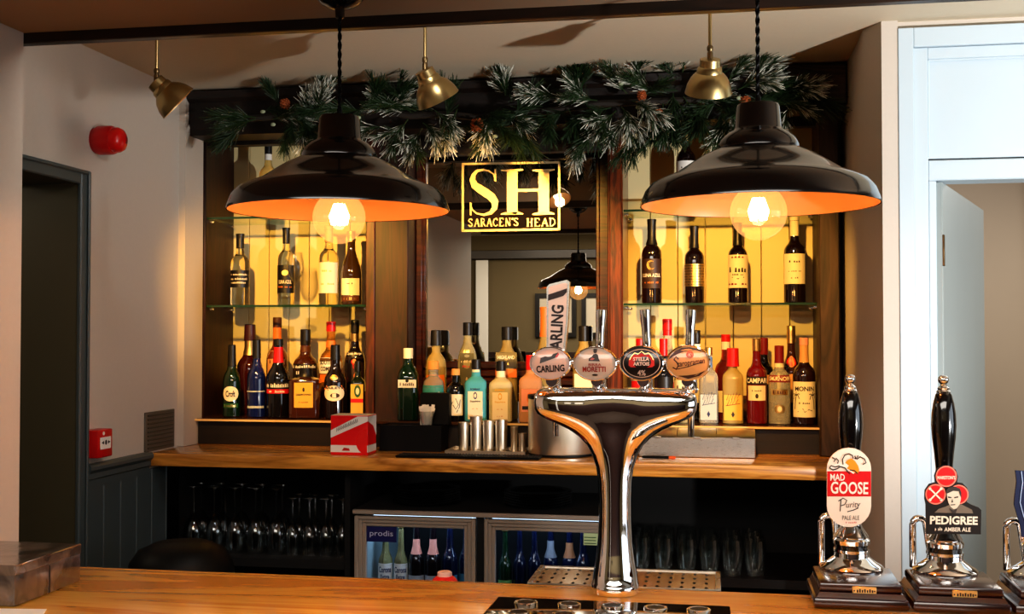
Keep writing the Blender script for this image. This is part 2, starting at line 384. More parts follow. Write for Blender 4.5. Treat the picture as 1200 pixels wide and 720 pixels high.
# ------------------------------------------------------------------ lights
def lamp(name, typ, loc, col, energy, target=None, **k):
    l = bpy.data.lights.new(name, typ); l.color = col; l.energy = energy
    for a, v in k.items(): setattr(l, a, v)
    o = bpy.data.objects.new(name, l); COL.objects.link(o); o.location = loc
    if target is not None: o.rotation_euler = (Vector(target)-Vector(loc)).to_track_quat('-Z', 'Y').to_euler()
    return o
WARM = (1.0, .40, .11)
w = bpy.data.worlds.new('world'); scn.world = w; w.use_nodes = True
w.node_tree.nodes['Background'].inputs[0].default_value = (.8, .9, 1, 1); w.node_tree.nodes['Background'].inputs[1].default_value = 2.5
lamp('room_fill', 'AREA', (-.2, -.6, 2.47), (1, .93, .84), 140, (-.2, -.599, .0), shape='RECTANGLE', size=3.4, size_y=1.8)  # added fill above the unseen pub room, lifts the general brightness
lamp('mirror_wall_fill', 'AREA', (-1.6, -.9, 2.40), (1, .85, .66), 7, (-1.6, -2.0, 1.5), shape='RECTANGLE', size=2.6, size_y=.3)  # added to brighten the pub wall that the mirror reflects
lamp('side_light', 'SPOT', (1.90, 1.15, 1.25), (1.0, .98, .96), 400, (.62, 3.3, 2.3), spot_size=R_(70), spot_blend=.8, shadow_soft_size=.035)
lw_ = lamp('left_wall_fill', 'AREA', (-.75, 2.62, 2.44), (1, .93, .86), 3, (-1.95, 3.1, 1.5), shape='RECTANGLE', size=.35, size_y=.2)  # added unseen panel behind the bulkhead, brightens left wall and pier
lw_.data.spread = R_(120)
lamp('passage_fill', 'POINT', (-2.9, 2.9, 2.2), (1, .85, .65), 7, shadow_soft_size=.1)  # added unseen lamp, lifts the panelling and ledge out of black
lamp('hall_light', 'AREA', (1.9, 5.0, 2.38), (1, .9, .78), 22, (1.9, 5.2, 0), size=.8)

# ------------------------------------------------------------------ back bar
ZL, ZS1, ZS2, ZC = 1.279, 1.705, 2.042, 1.182      # ledge, shelf tops, counter top
YF, YP = 4.125, 4.39                                # face of the posts, yellow panelling
xl0, xl1 = XA(240, YF), XA(429, YF)                 # left alcove
xm0, xm1 = XA(478, YF), XA(712, YF)                 # mirror bay
xr0, xr1 = XA(730, YF), XA(960, YF)                 # right alcove
bb = thing('back_bar', 'dark stained wooden back bar with mirror bay between two yellow-lit alcoves', 'back bar', (-.75, 4.2, ZC+.0015))
ztop = 2.46
def bbp(name, mb, m, label=None): return mb.build(name, m, bb, label=label)
bbp('post', MB().box((XA(215.5, 4.1)+.004, YF, ZC+.002), (xl0, YP, ztop), .004), M['dkwood'])
bbp('post', MB().box((xl1, YF, ZL-.03), (xm0, YP, ztop), .004), M['dkwood'])
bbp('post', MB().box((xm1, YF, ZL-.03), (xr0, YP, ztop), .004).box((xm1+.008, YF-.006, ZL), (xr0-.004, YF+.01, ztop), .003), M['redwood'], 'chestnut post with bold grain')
bbp('post', MB().box((xr1, YF, ZC+.002), (XR-.003, YP, ztop), .004), M['dkwood'])
bbp('post', MB().box((xl1, YF-.008, ZL), (xl1+.035, YF+.01, ztop), .003), M['dkwoodz'], 'edge strip in paler brown for the light on it')  # lighter brown puts the lit look of the post edge into colour
for (a, b) in ((xl0, xl1), (xr0, xr1)):
    pm = MB(); n = 8 if a < -1 else 7; x = a-.02
    xs = [a-.02+(b-a+.04)*i/n for i in range(n+1)]
    for i in range(n): pm.box((xs[i]+.0012, YP, ZL-.02), (xs[i+1]-.0012, YP+.02, ztop), .0022)
    bbp('boarded_back', pm, M['panel'])
for (a, b, px_, py_) in ((xl0, xl1, 350, 457), (xr0, xr1, 890, 464)): bbp('upstand', MB().box((a+.001, YP-.008, ZL+.0005), (b-.001, YP-.0005, PY(px_, py_, YP).z), .002), M['dkwoodh2'], 'dark brown board along the foot of the alcove')
zh_l = PY(330, 168, YF).z
hd = MB().box((xl0, YF+.01, zh_l), (xl1, YF+.06, ztop)).box((xr0, YF+.01, PY(850, 150, YF).z), (xr1, YF+.06, ztop)).box((xm0, YF+.02, PY(600, 178, YF).z), (xm1, YF+.06, ztop))
bbp('header', hd, M['dkwoodh'])
cx0, cx1 = XL+.004, XA(924, 3.95)
ct = CEIL-.012
zc0 = PY(240, 155, 3.96).z; zc0 = max(zc0, 2.31)
cor = MB()
prof = [(4.12, 2.33), (3.985, 2.33), (3.985, 2.36), (3.975, 2.375), (3.975, 2.45), (3.955, 2.462), (3.95, ct), (4.12, ct)]
cor.prism(prof, lambda u, v, w: (w, u, v), cx0, cx1)
bbp('cornice', cor, M['dkwoodh'])
bbp('beam_end', MB().box((cx1+.001, 3.93, PY(950, 124, 3.93).z), (XR-.004, 4.12, CEIL-.004), .005), M['beamwood'], 'weathered grey-brown beam end')
bbp('post', MB().box((XA(961, 4.0), 4.0, ZC+.002), (XA(984, 4.0), 4.12, PY(950, 125.5, 3.93).z), .003), M['beamwoodz'], 'weathered upright below the beam')
bbp('ledge', MB().box((XL+.03, 4.045, ZL-.012), (XR-.004, YP, ZL), .002), plain('ledge_top', S(70, 44, 26), .2, coat=.6))
le = MB().box((xl0-.02, 4.041, ZL-.009), (xl1+.05, 4.0449, ZL-.002)).box((XA(540, 4.04), 4.041, ZL-.009), (xr1, 4.0449, ZL-.002))
bbp('ledge_edge', le, plain('pale_ledge_edge', S(226, 190, 130), .4), 'pale front edge')
bbp('riser', MB().box((XL+.03, 4.06, ZC+.001), (XR-.004, 4.10, ZL-.0125)), M['dkwoodh'])

# back counter
bc = thing('back_counter', 'long honey oak worktop along the back bar', 'worktop', (-.76, 3.9, ZC-.045))
MB().box((XL+.004, 3.72, ZC-.045), (XR-.004, YB-.002, ZC), .005, 2).build('worktop', M['oak2'], bc)

# mirror
ym = 4.25
mr = thing('wall_mirror', 'tall wood-framed mirror with gilt pub lettering in the middle of the back bar', 'mirror', ((xm0+xm1)/2, ym, ZL))
gx0, gx1 = XA(500, ym), XA(699, ym); gz0, gz1 = PY(600, 424, ym).z, PY(600, 181, ym).z
MB().box((gx0-.01, ym, gz0-.01), (gx1+.01, ym+.006, gz1+.01)).build('mirror_glass', M['mirror'], mr)
fm = MB()
fm.box((xm0+.001, ym-.02, ZL+.001), (gx0-.012, ym+.02, ztop-.01), .004).box((gx0-.014, ym-.018, gz0-.016), (gx0, ym+.01, gz1+.016), .003)
fm.box((gx1+.012, ym-.02, ZL+.001), (xm1-.001, ym+.02, ztop-.01), .004).box((gx1, ym-.018, gz0-.016), (gx1+.014, ym+.01, gz1+.016), .003)
fm.box((gx0-.012, ym-.02, gz1+.012), (gx1+.012, ym+.02, ztop-.01), .004).box((gx0, ym-.018, gz1), (gx1, ym+.01, gz1+.014), .003)
for k in range(5):
    z1_ = gz0-.0-k*.030; fm.box((gx0-.012, ym-.018+.006*(k % 2), max(z1_-.028, ZL+.001)), (gx1+.012, ym+.02, z1_), .005)
fm.build('frame', wood('mirror_frame_wood', S(74, 29, 12), S(28, 10, 5), .3, 'X', 1.5, .5), mr)
# gilt lettering
gl = MB(); yg = ym-.0012
def gp(u, v): return PY(u, v, yg)      # lettering laid out in the photo's pixels on the mirror plane
def bar(pts): gl.flat(pts, gp)
fx0, fx1, fy0, fy1 = 541, 656.5, 191, 272
gl_t = 2.6
def sl(x, y): return y-(x-540)*.017
for q in ([(fx0, fy0), (fx1, fy0), (fx1, fy0+gl_t), (fx0, fy0+gl_t)], [(fx0, fy1-gl_t), (fx1, fy1-gl_t), (fx1, fy1), (fx0, fy1)], [(fx0, fy0), (fx0+gl_t, fy0), (fx0+gl_t, fy1), (fx0, fy1)], [(fx1-gl_t, fy0), (fx1, fy0), (fx1, fy1), (fx1-gl_t, fy1)]):
    bar([(x, sl(x, y)) for x, y in q])
# S : variable width stroke (spine thick)
sp = [(580, 210), (578, 204), (573, 200.5), (566, 199), (559, 200.5), (555, 205), (553.5, 211), (556, 217), (562, 221.5), (569, 226), (576, 231), (580, 237), (579.5, 244), (575, 249.5), (567, 252), (559, 250.5), (553.5, 246), (551.5, 240)]
sw = [1.2, 1.6, 2.0, 2.4, 3.4, 5, 7, 8.6, 9.6, 10, 9.8, 8.4, 6.4, 4.2, 2.6, 2, 1.6, 1.2]
stroke(gl, sp, sw, gp)
bar([(579.4, 198.5), (581.4, 198.5), (581.4, 213), (579.2, 212)]); bar([(550.6, 252.5), (552.6, 252.5), (552.8, 238.5), (550.6, 237)])
for xs_ in (592, 629): 
    bar([(xs_+2, 199.5), (xs_+14.5, 199), (xs_+14.5, 251), (xs_+2, 251.4)])
    bar([(xs_-5, 199), (xs_+21, 198), (xs_+21, 199.5), (xs_+16, 200.8), (xs_, 201.3), (xs_-5, 200.5)])
    bar([(xs_-5, 252), (xs_+21, 251.3), (xs_+21, 250), (xs_+16, 248.5), (xs_, 249), (xs_-5, 250.5)])
bar([(605, 221.5), (632, 221), (632, 224.5), (605, 225)])
def sercaps(word, x, yb, h, adv):
    G = {'S': [([(.8, .8), (.55, 1), (.2, .9), (.12, .72), (.45, .52), (.82, .3), (.7, .06), (.35, 0), (.08, .2)], .16)], 'A': [([(.08, 0), (.5, 1)], .1), ([(.5, 1), (.92, 0)], .2), ([(.25, .33), (.75, .33)], .09), ([(-.05, 0), (.25, 0)], .08), ([(.72, 0), (1.08, 0)], .08)],
         'R': [([(.2, 0), (.2, 1)], .2), ([(.1, 1), (.6, .97), (.75, .75), (.55, .52), (.2, .5)], .11), ([(.45, .5), (.95, 0)], .18), ([(.02, 0), (.4, 0)], .08)], 'C': [([(.85, .78), (.6, 1), (.25, .88), (.08, .5), (.22, .12), (.6, 0), (.9, .2)], .15), ([(.86, .72), (.86, 1)], .07)],
         'E': [([(.2, 0), (.2, 1)], .2), ([(.05, 1), (.8, 1)], .09), ([(.2, .52), (.6, .52)], .08), ([(.05, 0), (.85, 0)], .09), ([(.8, .8), (.8, 1)], .07), ([(.85, 0), (.85, .22)], .07)], 'N': [([(.15, 0), (.15, 1)], .1), ([(.1, 1), (.85, 0)], .2), ([(.88, 0), (.88, 1)], .1), ([(.0, 0), (.32, 0)], .07), ([(.7, 1), (1.03, 1)], .07)],
         "'": [([(.3, 1.05), (.15, .75)], .18)], 'H': [([(.2, 0), (.2, 1)], .2), ([(.8, 0), (.8, 1)], .2), ([(.2, .52), (.8, .52)], .08), ([(0, 0), (.4, 0)], .07), ([(0, 1), (.4, 1)], .07), ([(.6, 0), (1, 0)], .07), ([(.6, 1), (1, 1)], .07)], 'D': [([(.2, 0), (.2, 1)], .2), ([(.05, 1), (.55, .97), (.9, .7), (.9, .3), (.55, .03), (.05, 0)], .13)]}
    for ch in word:
        if ch == ' ': x += adv*.9; continue
        wl = adv*(.35 if ch == "'" else .86)
        for pts, lw in G[ch]: stroke(gl, [(x+u*wl*(2.4 if ch == "'" else 1), sl(x, yb-v*h)) for u, v in pts], lw*h*.95, gp)
        x += adv*(.35 if ch == "'" else 1.0)
sercaps("SARACEN'S", 548.5, 265.8, 9.2, 7.25); sercaps("HEAD", 617, 266.8, 9.2, 8.8)
gl.build('gilt_lettering', M['gold'], mr, label='gold letters SH and SARACEN\'S HEAD in a thin gold frame')

# glass shelves
def shelf(a, b, z, label):
    t = thing('glass_shelf', label, 'shelf', ((a+b)/2, 4.26, z-.008))
    MB().box((a+.002, 4.139, z-.008), (b-.002, YP-.001, z)).build('pane', M['shelfglass'], t)
    MB().box((a+.002, 4.135, z-.008), (b-.002, 4.1388, z)).build('edge', M['shelfedge'], t, label='dark green front edge')
    for x, sx in ((a, 1), (b, -1)):
        for y in (4.16, 4.35):
            k = MB().lathe([(.006, 0), (.006, .012), (.004, .016)], 10, (0, 0, 0), ax='X').build('bracket', M['chrome'], t, False)
            k.location = (x+sx*.002-t.location.x, y-t.location.y, -.0075); k.rotation_euler = (0, 0, 0 if sx > 0 else PI)
    return t
shelf(xl0, xl1, ZS1, 'lower glass shelf in the left alcove carrying white wine bottles')
shelf(xl0, xl1, ZS2, 'upper glass shelf in the left alcove, behind the left pendant')
shelf(xr0, xr1, ZS1, 'lower glass shelf in the right alcove carrying four red wines')
shelf(xr0, xr1, ZS2, 'upper glass shelf in the right alcove, behind the right pendant')

# ------------------------------------------------------------------ bottles
PR = {   # z, r (fractions), squareness exponent
 'bordeaux': [(0, .90, 2), (.012, 1, 2), (.56, 1, 2), (.60, .985, 2), (.64, .91, 2), (.675, .74, 2), (.70, .55, 2), (.73, .43, 2), (.78, .39, 2), (.95, .38, 2), (.955, .43, 2), (1, .43, 2)],
 'burgundy': [(0, .9, 2), (.012, 1, 2), (.40, 1, 2), (.48, .95, 2), (.56, .80, 2), (.64, .60, 2), (.72, .43, 2), (.80, .37, 2), (.95, .35, 2), (.955, .40, 2), (1, .40, 2)],
 'spirit': [(0, .9, 2), (.012, 1, 2), (.55, 1, 2), (.60, .97, 2), (.655, .80, 2), (.69, .55, 2), (.72, .44, 2), (.80, .38, 2), (1, .38, 2)],
 'slim': [(0, .9, 2), (.012, 1, 2), (.48, 1, 2), (.56, .92, 2), (.63, .66, 2), (.69, .47, 2), (.76, .41, 2), (1, .38, 2)],
 'bulge': [(0, .7, 2), (.02, .8, 2), (.25, .86, 2), (.45, 1, 2), (.54, .98, 2), (.60, .80, 2), (.65, .55, 2), (.70, .42, 2), (1, .36, 2)],
 'square': [(0, .92, 5), (.012, 1, 6), (.60, 1, 6), (.65, .93, 5), (.70, .62, 3), (.73, .44, 2), (.78, .40, 2), (1, .38, 2)],
 'squat': [(0, .92, 6), (.015, 1, 7), (.74, 1, 7), (.78, .95, 6), (.82, .5, 3), (.86, .42, 2), (1, .40, 2)],
 'apoth': [(0, .9, 2), (.015, 1, 2), (.56, 1, 2), (.66, .90, 2), (.72, .62, 2), (.75, .42, 2), (.82, .40, 2), (.83, .46, 2), (.88, .46, 2), (1, .42, 2)],
 'flask': [(0, .92, 3), (.012, 1, 3.4), (.58, 1, 3.4), (.66, .92, 3), (.73, .70, 2.4), (.78, .48, 2), (.83, .42, 2), (1, .42, 2)],
 'beer': [(0, .92, 2), (.015, 1, 2), (.54, 1, 2), (.60, .90, 2), (.66, .62, 2), (.71, .46, 2), (.95, .36, 2), (.955, .46, 2), (1, .46, 2)],
}
def profat(pr, z):
    for (a, ra, na), (b, rb, nb) in zip(pr, pr[1:]):
        if a <= z <= b: t = (z-a)/(b-a) if b > a else 0; return ra+(rb-ra)*t, na+(nb-na)*t
    return pr[-1][1], pr[-1][2]
def ring(r, z, n, k=28):
    out = []
    for i in range(k):
        a = 2*PI*i/k; c, s_ = math.cos(a), math.sin(a)
        q = (abs(c)**n+abs(s_)**n)**(-1/n) if n > 2.01 else 1
        out.append((r*q*c, r*q*s_, z))
    return out
def bottle(name, label, cx, ytop, wpx, Y, zb, prof, body, cap, capz, labels=(), group=None, neck=None, capr=1.06, liquid=None, jit=0.0, cat='bottle', parts=True, capname='cap'):
    """labels: (z0, z1, halfangle, colour, [lettering...]); fractions of the height."""
    base = PY(cx, 390, Y); H = PY(cx, ytop, Y).z-zb; Rr = wpx/2*mpp(cx, Y)
    pr = PR[prof]
    az = math.atan2(base.y, base.x)-PI/2      # turn the front (-Y) to the room
    t = thing(name, label, cat, (base.x, base.y, zb+.0008), az*.6+jit, group)
    fine = []
    for (a, b) in zip(pr, pr[1:]):
        fine.append(a)
        if b[0]-a[0] > .02 and abs(a[1]-b[1]) > .04: fine.append(((a[0]+b[0])/2, (a[1]+b[1])/2+.012*(1 if a[1] > b[1] and a[1] > .8 else -1), (a[2]+b[2])/2))
    fine.append(pr[-1])
    MB().loft([ring(Rr*r, H*z, n) for z, r, n in fine]).build('bottle_body', body, t, False)
    cr = profat(pr, min(capz+.02, 1))[0]; r1 = profat(pr, .99)[0]
    zs = [capz+(1-capz)*i/4 for i in range(5)]
    cp = [(Rr*profat(pr, z)[0]*capr+.0006, H*z) for z in zs]; cp = [(cp[0][0]*.93, cp[0][1])] + [(cp[0][0], cp[0][1]+.0008)] + cp[1:-1] + [(cp[-1][0], H*1.0), (cp[-1][0]*.9, H*1.006)]
    MB().lathe(cp, 20).build(capname, cap, t, False)
    if neck:
        z0, z1, m = neck
        MB().lathe([(Rr*profat(pr, z0)[0]+.0006, H*z0), (Rr*profat(pr, (z0+z1)/2)[0]+.0007, H*(z0+z1)/2), (Rr*profat(pr, z1)[0]+.0006, H*z1)], 22, cap0=False, cap1=False).build('neck_label', m, t, False)
    for lb in labels:
        z0, z1, ha, m, marks = lb[:5]; shape = lb[5] if len(lb) > 5 else None
        flatf = profat(pr, (z0+z1)/2)[1] > 2.8
        def fn(u, v, e=.0007):
            z = H*v; r = Rr*profat(pr, min(max(v, 0), 1))[0]+e
            if flatf: return (u*Rr, -r, z)
            return (r*math.sin(u), -r*math.cos(u), z)
        lm = MB(); nu = 1 if flatf else 10; nv = 3
        if shape == 'oval':
            poly = ellipse(0, (z0+z1)/2, ha, (z1-z0)/2, 22)
            if flatf: lm.flat(poly, lambda u, v: fn(u, v))
            else:
                o = len(lm.v); rr_ = 5
                cz = (z0+z1)/2
                for k in range(rr_+1):
                    for (u, v) in poly: lm.v.append(Vector(fn(u*k/rr_, cz+(v-cz)*k/rr_)))
                n_ = len(poly)
                for k in range(rr_):
                    for i in range(n_): j = (i+1) % n_; lm.f.append((o+k*n_+i, o+k*n_+j, o+(k+1)*n_+j, o+(k+1)*n_+i))
        else:
            for i in range(nu+1):
                for j in range(nv+1):
                    u = -ha+2*ha*i/nu; vv = z0+(z1-z0)*j/nv
                    if shape == 'arch' and j == nv: vv -= (z1-z0)*.22*(abs(u)/ha)**2
                    lm.v.append(Vector(fn(u, vv)))
            for i in range(nu):
                for j in range(nv): a = i*(nv+1)+j; lm.f.append((a, a+nv+1, a+nv+2, a+1))
        lo = lm.build('label', m, t, False)
        bycol = {}
        for mk in marks:
            kind, mm = mk[0], mk[1]; mb = bycol.setdefault(mm, MB()); f2 = lambda u, v, e_=.0011+.0004*list(bycol).index(mm): fn(u, v, e_)
            zz = lambda v: z0+(z1-z0)*v
            if kind == 't':      # text, v centre, half-width share, height share
                _, _, body_, v, wsh, hsh = mk[:6]; text(mb, body_, f2, 0, zz(v), 2*ha*wsh, (z1-z0)*hsh, .03)
            elif kind == 's':
                _, _, v, wsh, hsh, n_, sd = mk
                if parts: 
                    rnd = random.Random(sd); wd = 2*ha*wsh; st = wd/n_
                    for i in range(n_):
                        if rnd.random() < .15: continue
                        x = -wd/2+i*st; h_ = (z1-z0)*hsh*rnd.choice((.7, .85, 1)); mb.flat([(x, zz(v)-(z1-z0)*hsh/2), (x+st*.72, zz(v)-(z1-z0)*hsh/2), (x+st*.6, zz(v)-(z1-z0)*hsh/2+h_), (x+st*.12, zz(v)-(z1-z0)*hsh/2+h_)], f2)
            elif kind == 'e':    # ellipse emblem u, v, ru, rv
                _, _, u, v, ru, rv = mk; mb.flat(ellipse(u*ha, zz(v), ru*ha, rv*(z1-z0), 18), f2)
            elif kind == 'p':    # polygon
                mb.flat([(u*ha, zz(v)) for u, v in mk[2]], f2)
            elif kind == 'l':
                stroke(mb, [(u*ha*Rr, zz(v)*H) for u, v in mk[2]], mk[3]*.26, lambda a_, b_: f2(a_/Rr, b_/H))
        for mm, mb in bycol.items():
            if mb.f: mb.build('lettering' if any(k[0] in 'ts' and k[1] == mm for k in marks) else 'emblem', mm, lo, False)
    return t
wine = plain('dark_wine_glass', S(22, 9, 8), .06, coat=1.0, coatr=.02)
blackg = plain('black_bottle_glass', S(12, 10, 10), .07, coat=1.0, coatr=.02)
amberd = plain('dark_amber_glass', S(62, 26, 8), .06, coat=1.0, coatr=.02)
pale_clear = tinted('clear_white_wine', (.97, .90, .58), tr=.97)
pale = tinted('pale_straw_glass', (.96, .88, .50), tr=.68)
clear = tinted('clear_bottle_glass', (.97, .95, .86), tr=.75)
gold_l = tinted('golden_spirit', (.98, .74, .28), tr=.66)
amber = tinted('amber_spirit', (.80, .33, .06))
redl = tinted('red_spirit', (.55, .06, .05))
green = plain('deep_green_gin_glass', S(7, 34, 17), .06, coat=1.0, coatr=.02)
bluel = tinted('pale_blue_glass', (.14, .66, .86), tr=.45)
blued = plain('deep_blue_glass', S(14, 26, 84), .06, coat=1.0, coatr=.02)
pinkl = tinted('pink_orange_spirit', (.98, .50, .26), tr=.5)
brownred = plain('dark_red_brown_glass', S(58, 14, 12), .06, coat=1.0, coatr=.02)
olive_ = tinted('olive_burgundy_glass', (.34, .25, .05))
BLK = P_((18, 16, 16), .4); CRM = P_((232, 220, 190), .6); WHT = P_((238, 234, 226), .55); GLD = metal('gold_foil', (.85, .58, .22), .3)
REDC = P_((206, 26, 28), .35); DRED = P_((120, 18, 20), .35); ORG = P_((226, 120, 40), .45); BRN = P_((92, 48, 22), .45); DPUR = P_((58, 20, 26), .35)
TEAL = P_((60, 150, 150), .5); OLV = P_((70, 66, 30), .5); YEL = P_((222, 176, 70), .5); SILV = P_((186, 194, 196), .4); INK = P_((40, 32, 28), .6); GRN = P_((30, 84, 40), .5); DKBR = P_((52, 30, 20), .5); TAN = P_((206, 150, 96), .55); PNK = P_((226, 150, 130), .5); NAVY = P_((24, 40, 92), .5)

# white wines, left alcove
YW = 4.25
bottle('wine_bottle', 'pale wine bottle with a black speckled label, leftmost on the lower left glass shelf', 281, 275, 22, YW, ZS1, 'bordeaux', pale_clear, BLK, .80, [(.25, .49, 1.2, BLK, [('s', CRM, .75, .8, .10, 12, 3), ('s', CRM, .5, .8, .12, 14, 4), ('s', CRM, .28, .8, .10, 12, 9)])], 'wines on the left glass shelf', capname='foil_cap')
bottle('wine_bottle', 'pale wine bottle with a dark brown-black label, standing behind the wine glass', 335, 268, 20, YW+.05, ZS1, 'bordeaux', pale_clear, BLK, .80, [(.16, .52, 1.25, BLK, [('t', CRM, 'LUNA AZUL', .40, .62, .13), ('e', GLD, 0, .72, .28, .10), ('s', ORG, .22, .7, .05, 10, 5)])], 'wines on the left glass shelf', capname='foil_cap')
bottle('wine_bottle', 'straw coloured wine bottle with a long cream label and tan cap', 385, 266, 23, YW, ZS1, 'bordeaux', pale_clear, TAN, .80, [(.15, .54, 1.2, CRM, [('s', YEL, .72, .5, .06, 8, 5), ('l', YEL, [(-.9, .5), (.9, .5)], .006), ('s', YEL, .3, .6, .06, 8, 6)])], 'wines on the left glass shelf', capname='foil_cap')
bottle('wine_bottle', 'sloping-shouldered dark olive wine bottle with a cream label, next to the middle-left post', 411.5, 272, 25, YW, ZS1, 'burgundy', plain('olive_glass', S(58, 38, 10), .05, coat=1, coatr=.02), GLD, .86, [(.13, .36, .95, CRM, [('s', INK, .7, .3, .1, 4, 7), ('l', GLD, [(-1, .28), (1, .28)], .01)]), (.05, .12, .9, BRN, [('s', GLD, .5, .7, .5, 9, 8)])], 'wines on the left glass shelf', capname='foil_cap')
bottle('wine_bottle', 'yellow bottle with dark cap on the upper left glass shelf', 313.5, 169, 21, YW, ZS2, 'spirit', gold_l, BLK, .86, [(.15, .45, 1.1, CRM, [])], None, neck=(.78, .86, WHT))
# red wines, right alcove
rg = 'red wines on the right glass shelf'
bottle('wine_bottle', 'red wine bottle with a brown crescent-moon label, leftmost on the right glass shelf', 764, 258, 23.5, YW, ZS1, 'bordeaux', wine, BLK, .70, [(.18, .53, 1.2, DKBR, [('p', GLD, [(-.05+.36*math.cos(a_*.3), .78+.16*math.sin(a_*.3)) for a_ in range(3, 19)]+[(.06+.27*math.cos(a_*.3), .79+.12*math.sin(a_*.3)) for a_ in range(18, 3, -1)]), ('t', CRM, 'LUNA AZUL', .44, .80, .12), ('s', ORG, .2, .6, .06, 9, 2)])], rg, capname='foil_cap')
bottle('wine_bottle', 'red wine bottle with a gold dotted label and ribbed neck', 814, 266, 23, YW, ZS1, 'bordeaux', wine, BLK, .72, [(.22, .51, 1.3, GLD, [('s', BLK, v, .96, .045, 19, int(v*100)) for v in (.08, .2, .32, .44, .56, .68, .8, .92)])], rg, neck=(.78, .88, GLD), capname='foil_cap')
bottle('wine_bottle', 'red wine bottle with a tall cream printed label below the right bulb', 865, 262, 23, YW, ZS1, 'bordeaux', wine, BLK, .72, [(.19, .60, 1.25, CRM, [('s', DRED, .93, .85, .06, 6, 1), ('s', INK, .55, .75, .16, 6, 3), ('l', INK, [(-.5, .32), (0, .27), (.5, .32)], .012), ('s', INK, .40, .45, .05, 7, 5), ('s', DRED, .12, .85, .06, 6, 4)])], rg, capname='foil_cap')
bottle('wine_bottle', 'red wine bottle with cream foil and cream label, rightmost on the right glass shelf', 931.5, 255, 25, YW, ZS1, 'bordeaux', wine, CRM, .78, [(.22, .57, 1.2, CRM, [('s', INK, .74, .45, .07, 5, 3), ('s', GRN, .42, .5, .04, 9, 2), ('s', INK, .2, .3, .05, 4, 2)])], rg, capname='foil_cap')
bottle('wine_bottle', 'red wine bottle with gold foil and white label on the upper right glass shelf', 804.5, 146, 23, YW, ZS2, 'bordeaux', wine, GLD, .80, [(.2, .57, 1.2, WHT, [('s', INK, .8, .4, .06, 5, 2)])], None, capname='foil_cap')
# spirits, left alcove
YFt, YBk = 4.14, 4.285
lg = 'spirits along the ledge of the left alcove'
def sp_(label, cx, yt, w, Y, prof, body, cap, cz, labels=(), group=None, name='spirit_bottle', **k): return bottle(name, label, cx, yt, w, Y, ZL, prof, body, cap, cz, labels, group, **k)
sp_('dark green bottle with an oval cream label, leftmost on the left ledge', 272, 405, 21, YFt, 'slim', plain('dark_green_glass', S(12, 34, 14), .06, coat=1, coatr=.02), BLK, .70, [(.22, .43, .95, CRM, [('t', INK, 'Croft', .5, .55, .42)], 'oval'), (.13, .19, .9, GRN, [('s', GLD, .5, .8, .6, 12, 3)])], lg, 'liqueur_bottle')
sp_('dark red bottle with purple cap and gold neck band behind the blue bottle', 293, 381, 30, YBk, 'bulge', brownred, DPUR, .82, [], lg, 'liqueur_bottle', neck=(.66, .82, GLD), capr=1.15)
sp_('slim deep blue bottle with a black cap', 301, 399, 22, YFt, 'slim', blued, BLK, .76, [(.33, .345, 1.2, SILV, []), (.12, .15, 1.0, SILV, [])], lg, 'liqueur_bottle')
sp_('brown amber bottle with orange neck band behind the red-banded black bottle', 325, 373, 25, YBk, 'spirit', plain('rum_glass', S(110, 48, 12), .06, coat=1, coatr=.02), BRN, .90, [(.38, .66, .9, TAN, [('s', BRN, .6, .7, .12, 6, 3)])], lg, neck=(.78, .90, ORG))
sp_('black bottle with a red neck wrap and a red and white label band', 326.5, 398, 27, YFt, 'slim', blackg, BLK, .92, [(.37, .46, 1.3, BLK, [('s', WHT, .5, .9, .6, 15, 4)]), (.31, .365, 1.2, REDC, [('s', WHT, .5, .6, .5, 10, 6)])], lg, 'liqueur_bottle', neck=(.70, .90, REDC))
sp_('whiskey bottle with a black cap and white printed shoulders behind the square bottle', 358, 387, 29, YBk, 'spirit', plain('whiskey_dark', S(70, 32, 12), .06, coat=1, coatr=.02), BLK, .82, [(.54, .60, 1.2, BLK, [('s', WHT, .5, .9, .6, 12, 3)]), (.40, .53, 1.1, BLK, [('s', WHT, .75, .6, .3, 7, 5), ('s', WHT, .25, .9, .2, 12, 6)])], lg, neck=(.74, .81, BRN))
sp_('square amber bottle with a pale yellow label in the front of the left ledge', 358.5, 432, 35, YFt, 'squat', amberd, BLK, .82, [(.22, .72, .62, YEL, [('e', INK, 0, .72, .12, .09), ('t', INK, 'DISARONNO', .52, .8, .08), ('s', BRN, .22, .5, .04, 9, 3)])], lg, 'liqueur_bottle')
sp_('orange liqueur bottle with a red cap and white label reading SOUTHERN COMFORT', 388, 378, 27, YBk, 'spirit', amber, REDC, .90, [(.45, .62, 1.2, WHT, [('t', INK, 'SOUTHERN', .7, .8, .28), ('t', INK, 'COMFORT', .3, .75, .28)]), (.36, .44, 1.1, ORG, [])], lg, neck=(.73, .80, ORG))
sp_('black cream-liqueur bottle with an oval orange and cream label', 393, 405, 26, YFt, 'slim', plain('very_dark_brown_glass', S(26, 14, 10), .08, coat=1, coatr=.03), BLK, .80, [(.24, .45, 1.05, CRM, [('p', ORG, [(-1, .75), (-.7, 1.0), (0, 1.08), (.7, 1.0), (1, .75), (.5, .68), (0, .72), (-.5, .68)]), ('t', DKBR, 'BAILEYS', .86, .8, .16), ('e', DKBR, .1, .36, .4, .16)], 'oval'), (.52, .60, .4, GLD, [], 'oval')], lg, 'liqueur_bottle')
